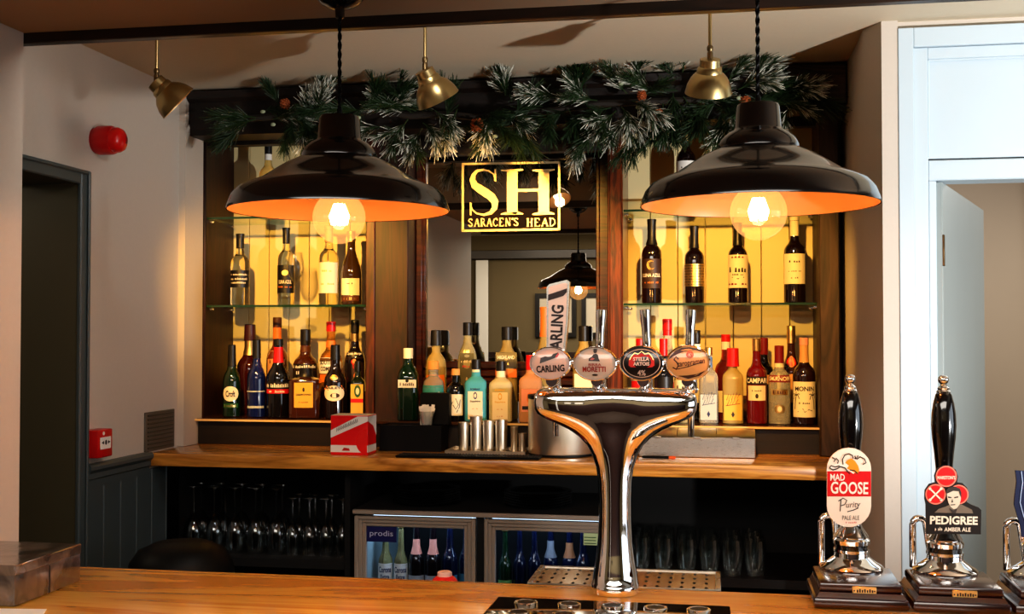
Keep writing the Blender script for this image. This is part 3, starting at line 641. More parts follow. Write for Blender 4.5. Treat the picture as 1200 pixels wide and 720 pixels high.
sp_('dark rum bottle with a red-figured label and a banded black cap', 416, 376, 24, YBk, 'spirit', plain('black_rum', S(22, 10, 8), .06, coat=1, coatr=.02), BLK, .87, [(.62, .68, 1.1, BLK, [('t', WHT, 'Captain Morgan', .5, .9, .6)]), (.36, .61, 1.1, DKBR, [('p', REDC, [(-.6, .1), (-.2, .9), (.1, .95), (.0, .5), (.15, .1)]), ('e', TAN, .05, .85, .18, .10), ('e', ORG, .3, .25, .3, .14)])], lg, neck=(.78, .86, GLD))
sp_('dark green square bottle with green and orange label beside the middle-left post', 419.5, 424, 17, YFt+.02, 'square', plain('herb_green_glass', S(20, 30, 12), .06, coat=1, coatr=.02), BLK, .82, [(.05, .60, .85, YEL, [('e', GRN, .1, .78, .55, .2), ('e', CRM, .1, .78, .28, .11), ('p', REDC, [(-1, .42), (1, .42), (1, .54), (-1, .54)])])], lg, 'liqueur_bottle')
# mirror bay
mg = 'spirits in front of the mirror'
YA, YBm = 4.092, 4.184
sp_('green gin bottle with white cap and white band label', 478.5, 409, 25, 4.088, 'flask', green, WHT, .86, [(.46, .57, .85, WHT, [('s', INK, .45, .8, .4, 10, 3), ('e', BLK, 0, .9, .18, .25)])], mg, 'gin_bottle')
sp_('clear rounded gin bottle with wooden stopper and teal label', 508, 424, 25, YA, 'apoth', clear, M['cork'], .86, [(.40, .60, 1.3, TEAL, [('s', WHT, .3, .8, .3, 8, 4)])], mg, 'gin_bottle', capname='stopper', capr=1.15)
sp_('clear whisky bottle with a black banded cap behind the teal-labelled bottle', 511, 388, 25, YBm, 'apoth', gold_l, BLK, .83, [(.28, .50, 1.0, ORG, [])], mg, 'whisky_bottle', capr=1.1)
sp_('yellow whisky bottle with a dark arched olive label', 548, 379, 23, YBm, 'flask', pale, BLK, .87, [(.28, .80, .72, OLV, [('s', CRM, .62, .8, .05, 10, 2), ('s', REDC, .52, .6, .04, 8, 5), ('e', GLD, 0, .25, .14, .06), ('s', GLD, .82, .4, .05, 6, 3)], 'arch')], mg, 'whisky_bottle', capr=1.1)
sp_('small brown-black bottle with cork and cream illustrated label', 534, 433, 21, YA, 'apoth', blackg, M['cork'], .88, [(.11, .52, 1.0, CRM, [('l', INK, [(-.6, .2), (-.3, .6), (.1, .8), (.4, .5), (.1, .3), (-.2, .5)], .01), ('l', INK, [(.2, .15), (.5, .4), (.6, .75)], .01)])], mg, 'gin_bottle', capname='stopper')
bomb = [('e', NAVY, 0, .66, .26, .10), ('e', CRM, 0, .66, .17, .06), ('t', NAVY, 'BOMBAY', .84, .66, .055), ('t', INK, 'Sapphire', .50, .7, .06), ('s', TAN, .3, .4, .03, 6, 6), ('s', TAN, .1, .4, .03, 6, 8)]
bombg = [(k[0], YEL if k[1] in (NAVY, INK) else k[1], *k[2:]) for k in bomb]
sp_('pale blue square gin bottle with a long cream label', 558, 422, 26, YA, 'square', bluel, BLK, .84, [(.04, .62, .66, CRM, bomb, 'arch'), (.80, .985, .9, CRM, [])], mg, 'gin_bottle')
sp_('pale yellow square gin bottle with a long cream label', 587, 424, 27, YA, 'square', tinted('pale_yellow_gin', (.98, .88, .52), tr=.5), BLK, .84, [(.04, .62, .66, CRM, bombg, 'arch'), (.74, .985, .9, CRM, [])], mg, 'gin_bottle')
sp_('whisky bottle with wide black cap and black label reading HIGHLAND', 594, 384, 26, YBm, 'flask', gold_l, BLK, .86, [(.56, .73, .95, BLK, [('t', CRM, 'HIGHLAND', .68, .8, .24), ('s', GLD, .3, .3, .2, 3, 2), ]), (.46, .55, .95, ORG, [])], mg, 'whisky_bottle', capr=1.12)
sp_('pink-orange gin bottle with a red cap beside the ice bucket', 622, 417, 27, YA, 'square', pinkl, REDC, .78, [(.16, .50, .75, PNK, [('e', ORG, 0, .6, .4, .25), ('p', BLK, [(-.9, .1), (.1, .1), (.1, .25), (-.9, .25)])])], mg, 'gin_bottle')
sp_('tall yellow bottle with orange foil half hidden by the tall white tap handle', 638, 361, 25, YBm, 'burgundy', gold_l, ORG, .74, [(.1, .3, 1.0, CRM, [])], mg, 'liqueur_bottle')
sp_('golden bottle with a dark cap behind the second tap badge', 684, 383, 26, YBm, 'flask', gold_l, BLK, .84, [(.2, .5, .8, CRM, [])], mg, 'whisky_bottle')
# right alcove
qg = 'spirits along the ledge of the right alcove'
sp_('red-capped bottle behind the third tap badge', 750, 398, 22, YFt, 'spirit', clear, REDC, .84, [(.15, .5, 1.1, REDC, [('s', WHT, .5, .7, .2, 6, 3)])], qg)
sp_('clear bottle with a red and white banded cap, tallest behind the taps', 782, 375, 27, YBk, 'spirit', clear, REDC, .89, [(.2, .5, 1.1, WHT, [('s', REDC, .5, .6, .2, 6, 2)])], qg, neck=(.84, .89, REDC))
sp_('black-labelled bottle with a tall red cap between the third and fourth tap badges', 777.5, 398, 22.5, YFt, 'spirit', plain('dark_blue_black_glass', S(10, 12, 22), .08, coat=1, coatr=.03), REDC, .80, [(.2, .55, 1.2, BLK, [])], qg)
sp_('cream-labelled bottle low behind the fourth tap badge', 800.5, 405, 21, YFt, 'spirit', pale, WHT, .86, [(.15, .55, 1.25, CRM, [('s', INK, .75, .6, .18, 5, 3)])], qg)
sp_('dark bottle with a black and white cap behind the fourth tap handle', 816, 388, 23, YBk, 'spirit', blackg, BLK, .86, [(.2, .5, 1.0, CRM, [])], qg, neck=(.82, .85, WHT))
teq = [('l', INK, [(-.7, .62), (-.5, .82), (-.45, .6), (-.2, .8), (-.15, .62), (.1, .84), (.15, .64), (.45, .86), (.5, .68), (.75, .82)], .010), ('l', INK, [(-.65, .46), (-.4, .62), (-.35, .48), (-.1, .62), (-.05, .5), (.2, .64), (.3, .5), (.6, .66)], .008), ('p', INK, [(0, .08), (.2, .18), (0, .28), (-.2, .18)]), ('l', INK, [(-.8, .45), (.8, .52)], .008)]
sp_('clear tequila bottle with gold cap and silver-blue label', 830, 408, 22, YFt, 'square', clear, GLD, .90, [(.05, .48, .85, SILV, [(*k[:1], NAVY, *k[2:]) for k in teq], 'arch')], qg, neck=(.74, .88, P_((90, 130, 180), .4)))
sp_('dark red bottle with a red cap and white neck label behind the gold tequila', 850.5, 393, 26, YBk, 'spirit', redl, REDC, .92, [(.1, .35, 1.1, CRM, [])], qg, neck=(.83, .92, WHT))
sp_('gold tequila bottle with a large red cap', 858.5, 409, 24, YFt, 'square', gold_l, REDC, .76, [(.05, .48, .85, YEL, [(k[0], DRED if k[0] == 'l' else INK, *k[2:]) for k in teq], 'arch')], qg, capr=1.45)
sp_('deep red bitter bottle with gold cap and white lettering CAMPARI', 886.5, 398, 24, YFt, 'spirit', plain('campari_red', S(104, 10, 14), .06, coat=1, coatr=.02), GLD, .86, [(.47, .56, 1.25, BLK, [('t', WHT, 'CAMPARI', .5, .9, .66)]), (.28, .455, .95, CRM, [('s', INK, .66, .5, .1, 7, 3), ('e', INK, 0, .3, .16, .16)])], qg, 'liqueur_bottle')
sp_('dark bottle with a deep red cap behind the white-lettered red bottle', 895, 397, 24, YBk, 'spirit', blackg, DRED, .80, [(.45, .56, 1.0, TAN, [])], qg)
sp_('clear vodka bottle with a red cap and red lettered band', 913, 406, 25.5, YFt, 'spirit', clear, DRED, .78, [(.54, .63, 1.25, DRED, [('t', CRM, 'SMIRNOFF', .5, .9, .6)]), (.38, .45, .8, GLD, [('s', BRN, .5, .8, .7, 6, 3)]), (.14, .26, .5, GLD, [('e', CRM, 0, .5, .4, .3)], 'oval')], qg, 'vodka_bottle', neck=(.73, .78, CRM))
sp_('tall brown bottle with gold cap and red round seal', 927, 383, 23, YBk, 'slim', plain('brown_brandy', S(58, 24, 8), .06, coat=1, coatr=.02), GLD, .82, [(.58, .68, .75, REDC, [('e', ORG, 0, .5, .6, .6)], 'oval'), (.2, .5, .9, TAN, [])], qg)
palm = [('t', INK, 'MONIN', .80, .72, .13), ('l', INK, [(-.75, .22), (-.7, .45), (-.6, .62)], .012), ('l', INK, [(.75, .22), (.7, .45), (.6, .62)], .012)]
for sx in (-1, 1):
    for dx, dy in ((-.3, .02), (-.25, -.12), (.28, .03), (.25, -.10), (0, .10)): palm.append(('l', INK, [(sx*.62, .62), (sx*.62+dx*.6, .65+dy*.3), (sx*.62+dx, .62+dy)], .010))
palm += [('s', INK, .40, .4, .05, 6, 3), ('l', INK, [(-.5, .15), (-.1, .24), (0, .14), (.3, .22), (.55, .18)], .010)]
sp_('dark syrup bottle with cream palm-tree label, rightmost on the right ledge', 942, 397, 26, YFt, 'spirit', plain('dark_syrup', S(34, 12, 12), .06, coat=1, coatr=.02), PNK, .92, [(.09, .50, 1.25, CRM, palm)], qg, 'syrup_bottle', neck=(.72, .92, TAN))

# ------------------------------------------------------------------ wine glass on shelf
def glass_prof(H, Rb): return [(Rb*.85, 0), (Rb*.86, .002), (Rb*.3, .006), (.0035, .014), (.0032, H*.42), (Rb*.3, H*.45), (Rb*.75, H*.55), (Rb, H*.68), (Rb*.96, H*.8), (Rb*.78, H), (Rb*.76, H*.995), (Rb*.93, H*.8), (Rb*.96, H*.68), (Rb*.72, H*.56), (Rb*.2, H*.47)]
p = PY(346, 390, 4.20)
wg = thing('wine_glass', 'clear stemmed wine glass on the lower left glass shelf', 'glass', (p.x, p.y, ZS1))
Hg = PY(346, 296, 4.2).z-ZS1
MB().lathe(glass_prof(Hg, .033), 24, cap1=False).build('glass_bowl', M['glass'], wg, False)
# ------------------------------------------------------------------ pendants over the bar
def pendant(px, label, rose, ytop):
    Y = 2.22; c = PY(px, 390, Y); s_ = mpp(px, Y); z0 = PY(px, 247, Y).z if px < 600 else PY(px, 240.5, Y).z
    t = thing('pendant_lamp', label, 'lamp', (c.x, c.y, z0), 0, 'black pendant lamps over the bar')
    k = .443/258
    out = [(129.5, -1), (129.5, 1.5), (128, 6), (124, 16), (117, 24), (104, 30), (92, 35), (78, 44), (64, 53), (50, 60), (44, 62), (44, 66), (41, 72), (34, 79), (27, 82.5), (25.5, 85), (23.5, 108), (22, 111), (8, 112)]
    inn = [(8, 109), (21, 107), (23, 84), (30, 79), (40, 66), (42, 60), (62, 51), (90, 33), (115, 22.5), (122, 15), (126.5, 5), (128.2, -.5)]
    MB().lathe([(r*k, z*k) for r, z in out], 64, cap0=False, cap1=True).build('lamp_shade', M['enamel'], t, False)
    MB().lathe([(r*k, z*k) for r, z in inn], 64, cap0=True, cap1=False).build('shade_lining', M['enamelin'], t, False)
    bz = -8.0*k
    bp = [(13*k*.9, 47*k), (13*k, 34*k), (17*k, 28*k)]
    rb = 31*k
    for i in range(3, 17): a = PI/2-PI*i/16; bp.append((max(rb*math.cos(a), .0004), bz+rb*math.sin(a)))
    MB().lathe([(.020, 52*k), (.020, 100*k), (.012, 106*k)], 18).build('lamp_holder', M['brassd'], t, False)
    b = MB().lathe(bp, 32, cap0=False, cap1=True).build('bulb', M['bulb'], t, False, label='clear round bulb with glowing core')
    fl = MB()
    for i in range(8):
        a = 2*PI*i/8; fl.tube([(.008*math.cos(a), .008*math.sin(a), bz+.026), (.017*math.cos(a+.2), .017*math.sin(a+.2), bz+.002), (.013*math.cos(a+.4), .013*math.sin(a+.4), bz-.014)], .0038, 6)
    fl.build('filament', M['fil'], b, False)
    # twisted cord, rose
    cord = MB(); zr = 2.290-z0
    for ph in (0, PI):
        cord.tube([(.0022*math.cos(ph+z*170), .0022*math.sin(ph+z*170), z) for z in [111*k+(zr-.04-111*k)*i/60 for i in range(61)]], .0024, 6)
    cord.lathe([(.006, 110*k), (.0055, 118*k), (.004, 122*k)], 10)
    cord.build('cord', M['blkplas'], t, False)
    MB().lathe([(.052, zr), (.050, zr-.012), (.036, zr-.026), (.018, zr-.034), (.010, zr-.036), (.009, zr-.052), (.004, zr-.056)], 24).build('ceiling_rose', M['enamel'], t, False)
    l = lamp('pendant_light', 'POINT', (c.x, c.y, z0+bz), WARM, 15, shadow_soft_size=.02)
    return t
pendant(397, 'black enamel pendant lamp on the left, hanging over the bar', True, 137)
pendant(889.5, 'black enamel pendant lamp on the right, hanging over the bar', True, 124)

# ------------------------------------------------------------------ brass spot lamps
def spotlamp(px, py, Y, tgt, ax, label, e):
    c = PY(px, py, Y); t = thing('brass_spotlight', label, 'lamp', (c.x, c.y, c.z), 0, 'brass spot lamps above the back bar')
    d = Vector(ax).normalized(); q = d.to_track_quat('-Z', 'Y').to_matrix()
    k = 1.0
    out = [(.020, .054), (.026, .052), (.027, .034), (.031, .030), (.033, .018), (.038, .014), (.047, .004), (.056, -.014), (.060, -.032), (.061, -.036)]
    inn = [(.058, -.035), (.054, -.014), (.045, .002), (.030, .020), (.018, .045)]
    def tr(mb):
        mb.v = [q @ v for v in mb.v]; return mb
    tr(MB().lathe(out, 32, cap0=True, cap1=False)).build('lamp_shade', M['brass'], t, False)
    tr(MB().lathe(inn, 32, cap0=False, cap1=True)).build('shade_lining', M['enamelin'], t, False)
    tr(MB().ball((0, 0, -.006), .020)).build('bulb', emis('spot_glow_'+str(px), (1, .8, .5), 8), t, False)
    top = q @ Vector((0, 0, .046))
    zc_ = CEIL-c.z
    MB().lathe([(.0045, top.z), (.0045, zc_-.012), (.028, zc_-.010), (.030, zc_-.001)], 12, (top.x, top.y, 0)).build('rod', M['brass'], t, False)
    MB().lathe([(.0075, top.z-.004), (.0075, top.z+.022), (.006, top.z+.026), (.008, top.z+.03), (.008, top.z+.038), (.005, top.z+.042)], 12, (top.x, top.y, 0)).build('knuckle', M['brassd'], t, False)
    lo = c+d*.045
    lamp('spot_beam', 'SPOT', lo, (1, .51, .10), e, tgt, spot_size=R_(56), spot_blend=.7, shadow_soft_size=.022)
    return t
spotlamp(198, 111, 3.05, (-1.56, 4.39, 1.62), (.62, .42, -.66), 'brass spotlight at the left, above the red alarm sounder side of the bar', 116)
spotlamp(507, 103, 3.02, (-.80, 4.25, 1.75), (.36, .42, -.84), 'brass spotlight in the middle, in front of the garland', 80)
spotlamp(831, 93, 3.00, (.05, 4.35, 1.55), (-.06, .45, -.89), 'brass spotlight on the right, beside the right pendant cord', 108)

# ------------------------------------------------------------------ garland
def needle_mat(name, dark, tip, pos):
    m, nt, b = mat(name); setp(b, rough=.6)
    at = nt.nodes.new('ShaderNodeAttribute'); at.attribute_name = 'frost'
    cr = nt.nodes.new('ShaderNodeValToRGB'); cr.color_ramp.elements[0].color = (*dark, 1); cr.color_ramp.elements[1].color = (*tip, 1)
    cr.color_ramp.elements[0].position = pos; cr.color_ramp.elements[1].position = min(1, pos+.35)
    nt.links.new(at.outputs['Fac'], cr.inputs['Fac']); nt.links.new(cr.outputs['Color'], b.inputs['Base Color']); return m
NF = needle_mat('frosted_pine_needles', S(30, 54, 18), S(226, 226, 212), .32)
NG = needle_mat('green_pine_needles', S(22, 46, 14), S(76, 108, 50), .3)
def sprig_mesh(seed, frost, n=105, L=.11, nl=.056):
    r = random.Random(seed); v = []; f = []; fr = []
    shoots = [(0, 0, 0, L)] + [(r.uniform(.1, .45)*L, r.choice((-1, 1))*r.uniform(.35, .8), r.uniform(-.5, .5), L*r.uniform(.55, .8)) for _ in range(2)]
    for (s0, ay, az_, ll) in shoots:
        dirv = Vector((1, ay, az_)).normalized(); b0 = Vector((s0, 0, 0)); sag = r.uniform(-.25, .15)
        e1 = dirv.cross(Vector((0, 0, 1))).normalized(); e2 = dirv.cross(e1)
        stem = lambda t: b0+dirv*(t*ll)+Vector((0, 0, sag*ll*t*t))
        fz_ = frost*r.choice((1, 1, .35))
        for i in range(n if s0 == 0 else n*2//3):
            t = r.uniform(.05, 1.0)**.8; p = stem(t); a = r.uniform(0, 2*PI); sp_ = r.uniform(.35, .85)*(1.15-.6*t)
            d = (dirv+e1*math.cos(a)*sp_+e2*math.sin(a)*sp_).normalized(); l = nl*r.uniform(.6, 1.15)
            side = d.cross(Vector((r.uniform(-1, 1), r.uniform(-1, 1), r.uniform(-1, 1)))).normalized()*.00095
            mid = p+d*l*.55+Vector((0, 0, -.003)); tip = p+d*l+Vector((0, 0, -.007))
            o = len(v); v += [p-side*.7, p+side*.7, mid+side, mid-side, tip+side*.75, tip-side*.75]; f += [(o, o+1, o+2, o+3), (o+3, o+2, o+4, o+5)]
            g = fz_*r.uniform(.3, 1.2); fr += [0, 0, g*.55, g*.55, g, g]
        o = len(v)
        for k in range(5):
            p = stem(k/4)
            for j in range(4): v.append(p+e1*.002*math.cos(j*PI/2)+e2*.002*math.sin(j*PI/2)); fr.append(0)
        for k in range(4):
            for j in range(4): f.append((o+k*4+j, o+k*4+(j+1) % 4, o+(k+1)*4+(j+1) % 4, o+(k+1)*4+j))
    me = bpy.data.meshes.new('sprig'); me.from_pydata([tuple(q) for q in v], [], f)
    a = me.attributes.new('frost', 'FLOAT', 'POINT'); a.data.foreach_set('value', fr); return me
FRO = [sprig_mesh(i, 1.0) for i in range(4)]; GRE = [sprig_mesh(20+i, .4, 115, .10, .052) for i in range(4)]
for me in FRO: me.materials.append(NF)
for me in GRE: me.materials.append(NG)
path = [(268, 140), (310, 138), (350, 132), (400, 138), (440, 128), (480, 136), (520, 134), (560, 138), (600, 134), (650, 130), (700, 122), (750, 120), (800, 118), (850, 118), (900, 112), (935, 114)]
YG = 3.885
ga = thing('christmas_garland', 'frosted artificial pine garland with cones draped along the top of the back bar', 'garland', PY(600, 132, YG))
gpts = [PY(x, y, YG+.012) for x, y in path]
MB().tube(gpts, .012, 6).build('garland_stem', plain('garland_wire', S(34, 26, 18), .8), ga)
rg_ = random.Random(11)
def gat(x):
    for (a, b) in zip(path, path[1:]):
        if a[0] <= x <= b[0]: t = (x-a[0])/(b[0]-a[0]); return a[1]+(b[1]-a[1])*t
    return path[0][1] if x < path[0][0] else path[-1][1]
def add_sprig(px, py, ang, frosted, sc, out=None):
    me = (FRO if frosted else GRE)[rg_.randrange(4)]
    o = bpy.data.objects.new('pine_sprig', me); COL.objects.link(o); o.parent = ga
    o.location = PY(px, py, YG-rg_.uniform(0, .03))-ga.location
    a = math.radians(ang); d = Vector((math.cos(a), -(out if out is not None else rg_.uniform(.1, .45)), math.sin(a))).normalized()
    o.rotation_euler = d.to_track_quat('X', 'Z').to_euler(); o.scale = (sc,)*3
hero = [(300, 140, 190, 1), (300, 138, 170, 1), (320, 140, 10, 1), (355, 150, 280, 1), (372, 140, 65, 1), (372, 128, 80, 1), (380, 145, 200, 1), (345, 138, 250, 0), (425, 130, 170, 1), (445, 130, 20, 1), (450, 148, 190, 1), (478, 140, 235, 1), (495, 150, 245, 1), (488, 130, 160, 1), (536, 128, 250, 1), (566, 136, 280, 1), (576, 132, 262, 1), (600, 120, 100, 1), (592, 112, 85, 1), (612, 140, 270, 0), (655, 115, 165, 1), (672, 110, 70, 0), (665, 130, 200, 0), (700, 118, 170, 1), (735, 110, 130, 1), (722, 130, 225, 1), (700, 145, 235, 1), (690, 155, 240, 1), (740, 135, 225, 1), (745, 95, 85, 0), (770, 110, 150, 1), (790, 95, 105, 1), (800, 85, 80, 1), (775, 130, 300, 0), (770, 140, 240, 0), (745, 145, 260, 0), (800, 128, 250, 0), (812, 110, 40, 0), (850, 100, 50, 1), (865, 105, 20, 1), (880, 100, 60, 1), (890, 105, 0, 0), (905, 112, 340, 1), (915, 110, 15, 1), (935, 112, 350, 0), (860, 125, 265, 1), (850, 140, 275, 1), (845, 118, 200, 0), (830, 125, 230, 0)]
for x, y, a, fr in hero: add_sprig(x, y, a, fr, rg_.uniform(.95, 1.2), rg_.uniform(.25, .5))
for i in range(49):
    x = 275+ (935-275)*((i+.5)/49)**.85
    add_sprig(x, gat(x)+rg_.uniform(-10, 14), rg_.uniform(0, 360), rg_.random() < .25, rg_.uniform(.85, 1.15), rg_.uniform(.15, .5))
cone_m = plain('pine_cone_scales', S(150, 74, 30), .7, var=.3)
for (x, y, s_) in ((559, 147, 1.0), (334, 122, .8), (873, 120, .9), (770, 135, .9), (752, 112, .7)):
    c = PY(x, y, YG-.045); mb = MB(); mb.ball(c, .017*s_, 10, 6, (1, 1, 1.25))
    for k in range(40):
        zz = -.018+.036*k/40; rr = .019*math.sqrt(max(0, 1-(zz/.022)**2))*s_; a = k*2.4
        mb.ball((c.x+rr*math.cos(a), c.y+rr*math.sin(a), c.z+zz*s_*1.2), .0055*s_, 5, 4, (1, 1, .6))
    mb.build('pine_cone', cone_m, ga)
for (x, y) in ((308, 131), (320, 146), (420, 138), (622, 100), (626, 150), (728, 98), (748, 126), (750, 132), (866, 115), (580, 160)):
    c = PY(x, y, YG-.05); MB().ball(c, .0075, 10, 6, (1.3, .8, .9)).build('frosted_berry', plain('frosted_bud', S(150, 160, 130), .6), ga)

# ------------------------------------------------------------------ things on the left wall
c = PX(112, 165, XL)
al = thing('alarm_sounder', 'round red fire alarm sounder high on the left wall', 'alarm', (XL, c.y, c.z))
MB().lathe([(.040, .0), (.040, .012), (.046, .014), (.046, .058), (.043, .064)], 28, ax='X').build('housing', M['red'], al, False)
MB().lathe([(.041, .064), (.040, .080), (.034, .092), (.022, .099), (.006, .101)], 28, ax='X').build('dome', plain('red_lens', S(206, 24, 22), .25), al, False)
sl_ = MB()
for k in range(4): sl_.box((.096, .006+k*.0, -.010+k*.006), (.1015, .016, -.007+k*.006))
sl_.build('sound_slots', BLK, al, False)
ya_ = PX(97, 520, XL).y; zt_, zb_ = PX(97, 504.5, XL).z, PX(97, 537.5, XL).z
tA = (lambda px: ray(px, 390).x/ray(px, 390).y)
xf = tA(116)*ya_; yf_ = xf/tA(133)
cp = thing('fire_call_point', 'red break-glass fire call point on the left wall above the dado', 'alarm', (XL, (ya_+yf_)/2, zb_))
MB().box((XL, ya_, zb_), (xf, yf_, zt_), .004, 2).build('case', M['red'], cp)
hy = (yf_-ya_)
wn = MB().box((xf-.001, ya_+hy*.14, zb_+.026), (xf+.0015, yf_-hy*.14, zb_+.064), .001).build('window', M['white'], cp, label='white panel with arrows')
ar = MB(); fcw = lambda u, v: (xf+.0022, u, v); ymid = (ya_+yf_)/2; zm = zb_+.047
ar.flat([(ymid-.026, zm), (ymid-.012, zm+.006), (ymid-.012, zm-.006)], fcw).flat([(ymid+.026, zm), (ymid+.012, zm+.006), (ymid+.012, zm-.006)], fcw).flat(ellipse(ymid, zm, .006, .008, 14), fcw)
ar.build('arrow_mark', BLK, wn)
MB().lathe([(.006, 0), (.006, .0015)], 12, (xf, ymid-.012, zt_-.012), ax='X').build('indicator', WHT, cp)
y0v, y1v = PX(168.5, 500, XL).y, PX(203, 500, XL).y; z0v, z1v = ZC+.004, PX(168.5, 484, XL).z
vg = thing('vent_grille', 'dark metal vent plate on the left wall just above the back counter', 'vent', (XL, (y0v+y1v)/2, z0v))
MB().box((XL, y0v, z0v), (XL+.006, y1v, z1v), .002).build('plate', plain('tarnished_plate', S(92, 84, 72), .5, var=.2), vg)
vs = MB()
for k in range(9): zz = z0v+.012+k*(z1v-z0v-.024)/8; vs.box((XL+.006, y0v+.015, zz-.003), (XL+.009, y1v-.015, zz+.003), .001)
vs.build('louvres', plain('tarnished_louvre', S(70, 64, 54), .5), vg)

# ------------------------------------------------------------------ things on the back counter
CZ = ZC
# red and white carton
Yb = 3.775; xa_, xb_ = XA(388, Yb), XA(431.5, Yb); yb2 = xb_/tA(441.0); ztp = PY(410, 487.5, Yb).z
rc = thing('carton', 'red and white cardboard carton on the back counter', 'box', ((xa_+xb_)/2, (Yb+yb2)/2, CZ))
MB().box((xa_, Yb, CZ), (xb_, yb2, ztp), .001).build('carton_body', P_((232, 18, 22), .3), rc)
MB().box((xa_+.001, Yb+.001, ztp), (xb_-.001, yb2-.001, ztp+.0012)).build('carton_top', P_((236, 216, 184), .5), rc, label='pale top')
W_ = xb_-xa_; Hc = ztp-CZ
ff = lambda u, v: (xa_+u*W_, Yb-.0008, CZ+v*Hc); fs = lambda u, v: (xb_+.0008, Yb+u*(yb2-Yb), CZ+v*Hc)
wb = MB().flat([(0, .43), (0, .62), (.72, .98), (1, .98), (1, .86)], ff).flat([(0, .07), (0, .25), (1, .25), (1, .07)], ff)
wb.flat([(0, .86), (0, .98), (1, .98), (1, .45), (.6, .72)], fs).flat([(0, .07), (0, .25), (1, .25), (1, .07)], fs)
band = wb.build('white_band', M['white'], rc)
sc_ = MB(); f3 = lambda u, v: (xa_+u*W_, Yb-.0014, CZ+v*Hc)
for k in range(13):
    u = .16+k*.045; stroke(sc_, [(u, .56+u*.42-.04), (u+.012, .62+u*.42+.01*(k % 3)), (u+.03, .55+u*.42)], .012, f3)
sc_.build('lettering', BLK, band)
MB().flat([(.3, .11), (.36, .19), (.5, .17), (.52, .11)], f3).build('logo', P_((190, 20, 24), .4), band)
MB().flat(ellipse(.98, .34,   .30, .32, 20, PI/2, 1.5*PI), lambda u, v: (xa_+min(u, 1)*W_, Yb-.0012, CZ+v*Hc)).build('round_motif', plain('bright_red_gloss', S(236, 36, 34), .2), rc)

# black caddy with sachet cup
Yc = 3.93; xa_, xb_ = XA(445, Yc), XA(517, Yc)
cdy = thing('caddy', 'black two-tier bar caddy on the back counter', 'caddy', ((xa_+xb_)/2, 3.98, CZ))
h1 = PY(480, 499, Yc).z-CZ
def trough(x0, y0, x1, y1, z0, z1, t=.004):
    m = MB(); m.box((x0, y0, z0), (x1, y1, z0+t)).box((x0, y0, z0+t), (x1, y0+t, z1)).box((x0, y1-t, z0+t), (x1, y1, z1)).box((x0, y0+t, z0+t), (x0+t, y1-t, z1)).box((x1-t, y0+t, z0+t), (x1, y1-t, z1)); return m
trough(xa_, Yc, xb_, 4.036, CZ, CZ+h1).build('tray', M['blkplas'], cdy)
MB().box((xa_+.0045, Yc+.0045, CZ+h1-.012), (xb_-.0045, 4.031, CZ+h1-.004)).build('insert', plain('caddy_insert', S(30, 26, 22), .25), cdy)
xq0, xq1 = XA(492, 4.0), XA(526.5, 4.0); MB().box((xq0, 4.0, CZ+h1-.0035), (xq1, 4.04, PY(500, 461, 4.0).z), .003).build('back_holder', M['blkplas'], cdy)
c = PY(500, 390, 3.965); zc1 = CZ+h1-.003
cup = thing('sachet_cup', 'small clear glass stuffed with white paper sachets on the black caddy', 'glass', (c.x, c.y, zc1))
MB().lathe([(.021, 0), (.027, .052), (.026, .052), (.020, .003)], 20, cap1=True).build('cup', M['glassd'], cup, False)
pp = MB(); rnd = random.Random(4)
for k in range(16):
    a = rnd.uniform(-.28, .28); b = rnd.uniform(-.2, .2); x, y = rnd.uniform(-.014, .014), rnd.uniform(-.014, .012)
    d = Vector((a, b, 1)).normalized(); n_ = Vector((1, 0, -a)).normalized()*.006; q = Vector((0, 1, 0))*.0008; p0 = Vector((x, y, .004)); p1 = p0+d*rnd.uniform(.058, .072)
    pp.add([p0-n_-q, p0+n_-q, p0+n_+q, p0-n_+q, p1-n_-q, p1+n_-q, p1+n_+q, p1-n_+q], [(0, 1, 2, 3), (4, 5, 6, 7), (0, 1, 5, 4), (1, 2, 6, 5), (2, 3, 7, 6), (3, 0, 4, 7)])
pp.build('sachets', M['white'], cup, False)

# tray with steel measures
xa_, xb_ = XA(522, 3.88), XA(616, 3.88)
mt = thing('metal_tray', 'shallow steel tray on the back counter holding thimble measures', 'tray', ((xa_+xb_)/2, 3.95, CZ))
trough(xa_, 3.87, xb_, 4.03, CZ, CZ+.012, .003).build('tray_body', metal('worn_steel', (.66, .56, .42), .3), mt)
for i, (px, yt, wd, lb) in enumerate(((543.5, 495, 13, 'steel thimble measure leftmost on the tray'), (558, 488, 14.5, 'tallest steel thimble measure on the tray'), (572.5, 493, 14, 'steel thimble measure, third from left on the tray'), (587.5, 492, 15, 'widest steel thimble measure on the tray'), (602.5, 500, 9, 'narrow steel thimble measure left of the smallest one'), (612, 508, 9.5, 'smallest steel thimble measure beside the ice bucket'))):
    c = PY(px, 390, 3.99); r = wd/2*mpp(px, 3.99); h = PY(px, yt, 3.99).z-CZ-.0035
    t = thing('thimble_measure', lb, 'measure', (c.x, c.y, CZ+.0032), 0, 'steel measures on the tray')
    MB().lathe([(r*.88, 0), (r*.9, .002), (r*.97, h-.003), (r*1.03, h-.002), (r*1.03, h), (r*.93, h), (r*.84, .004)], 20).build('cup', M['steelv'], t, False)
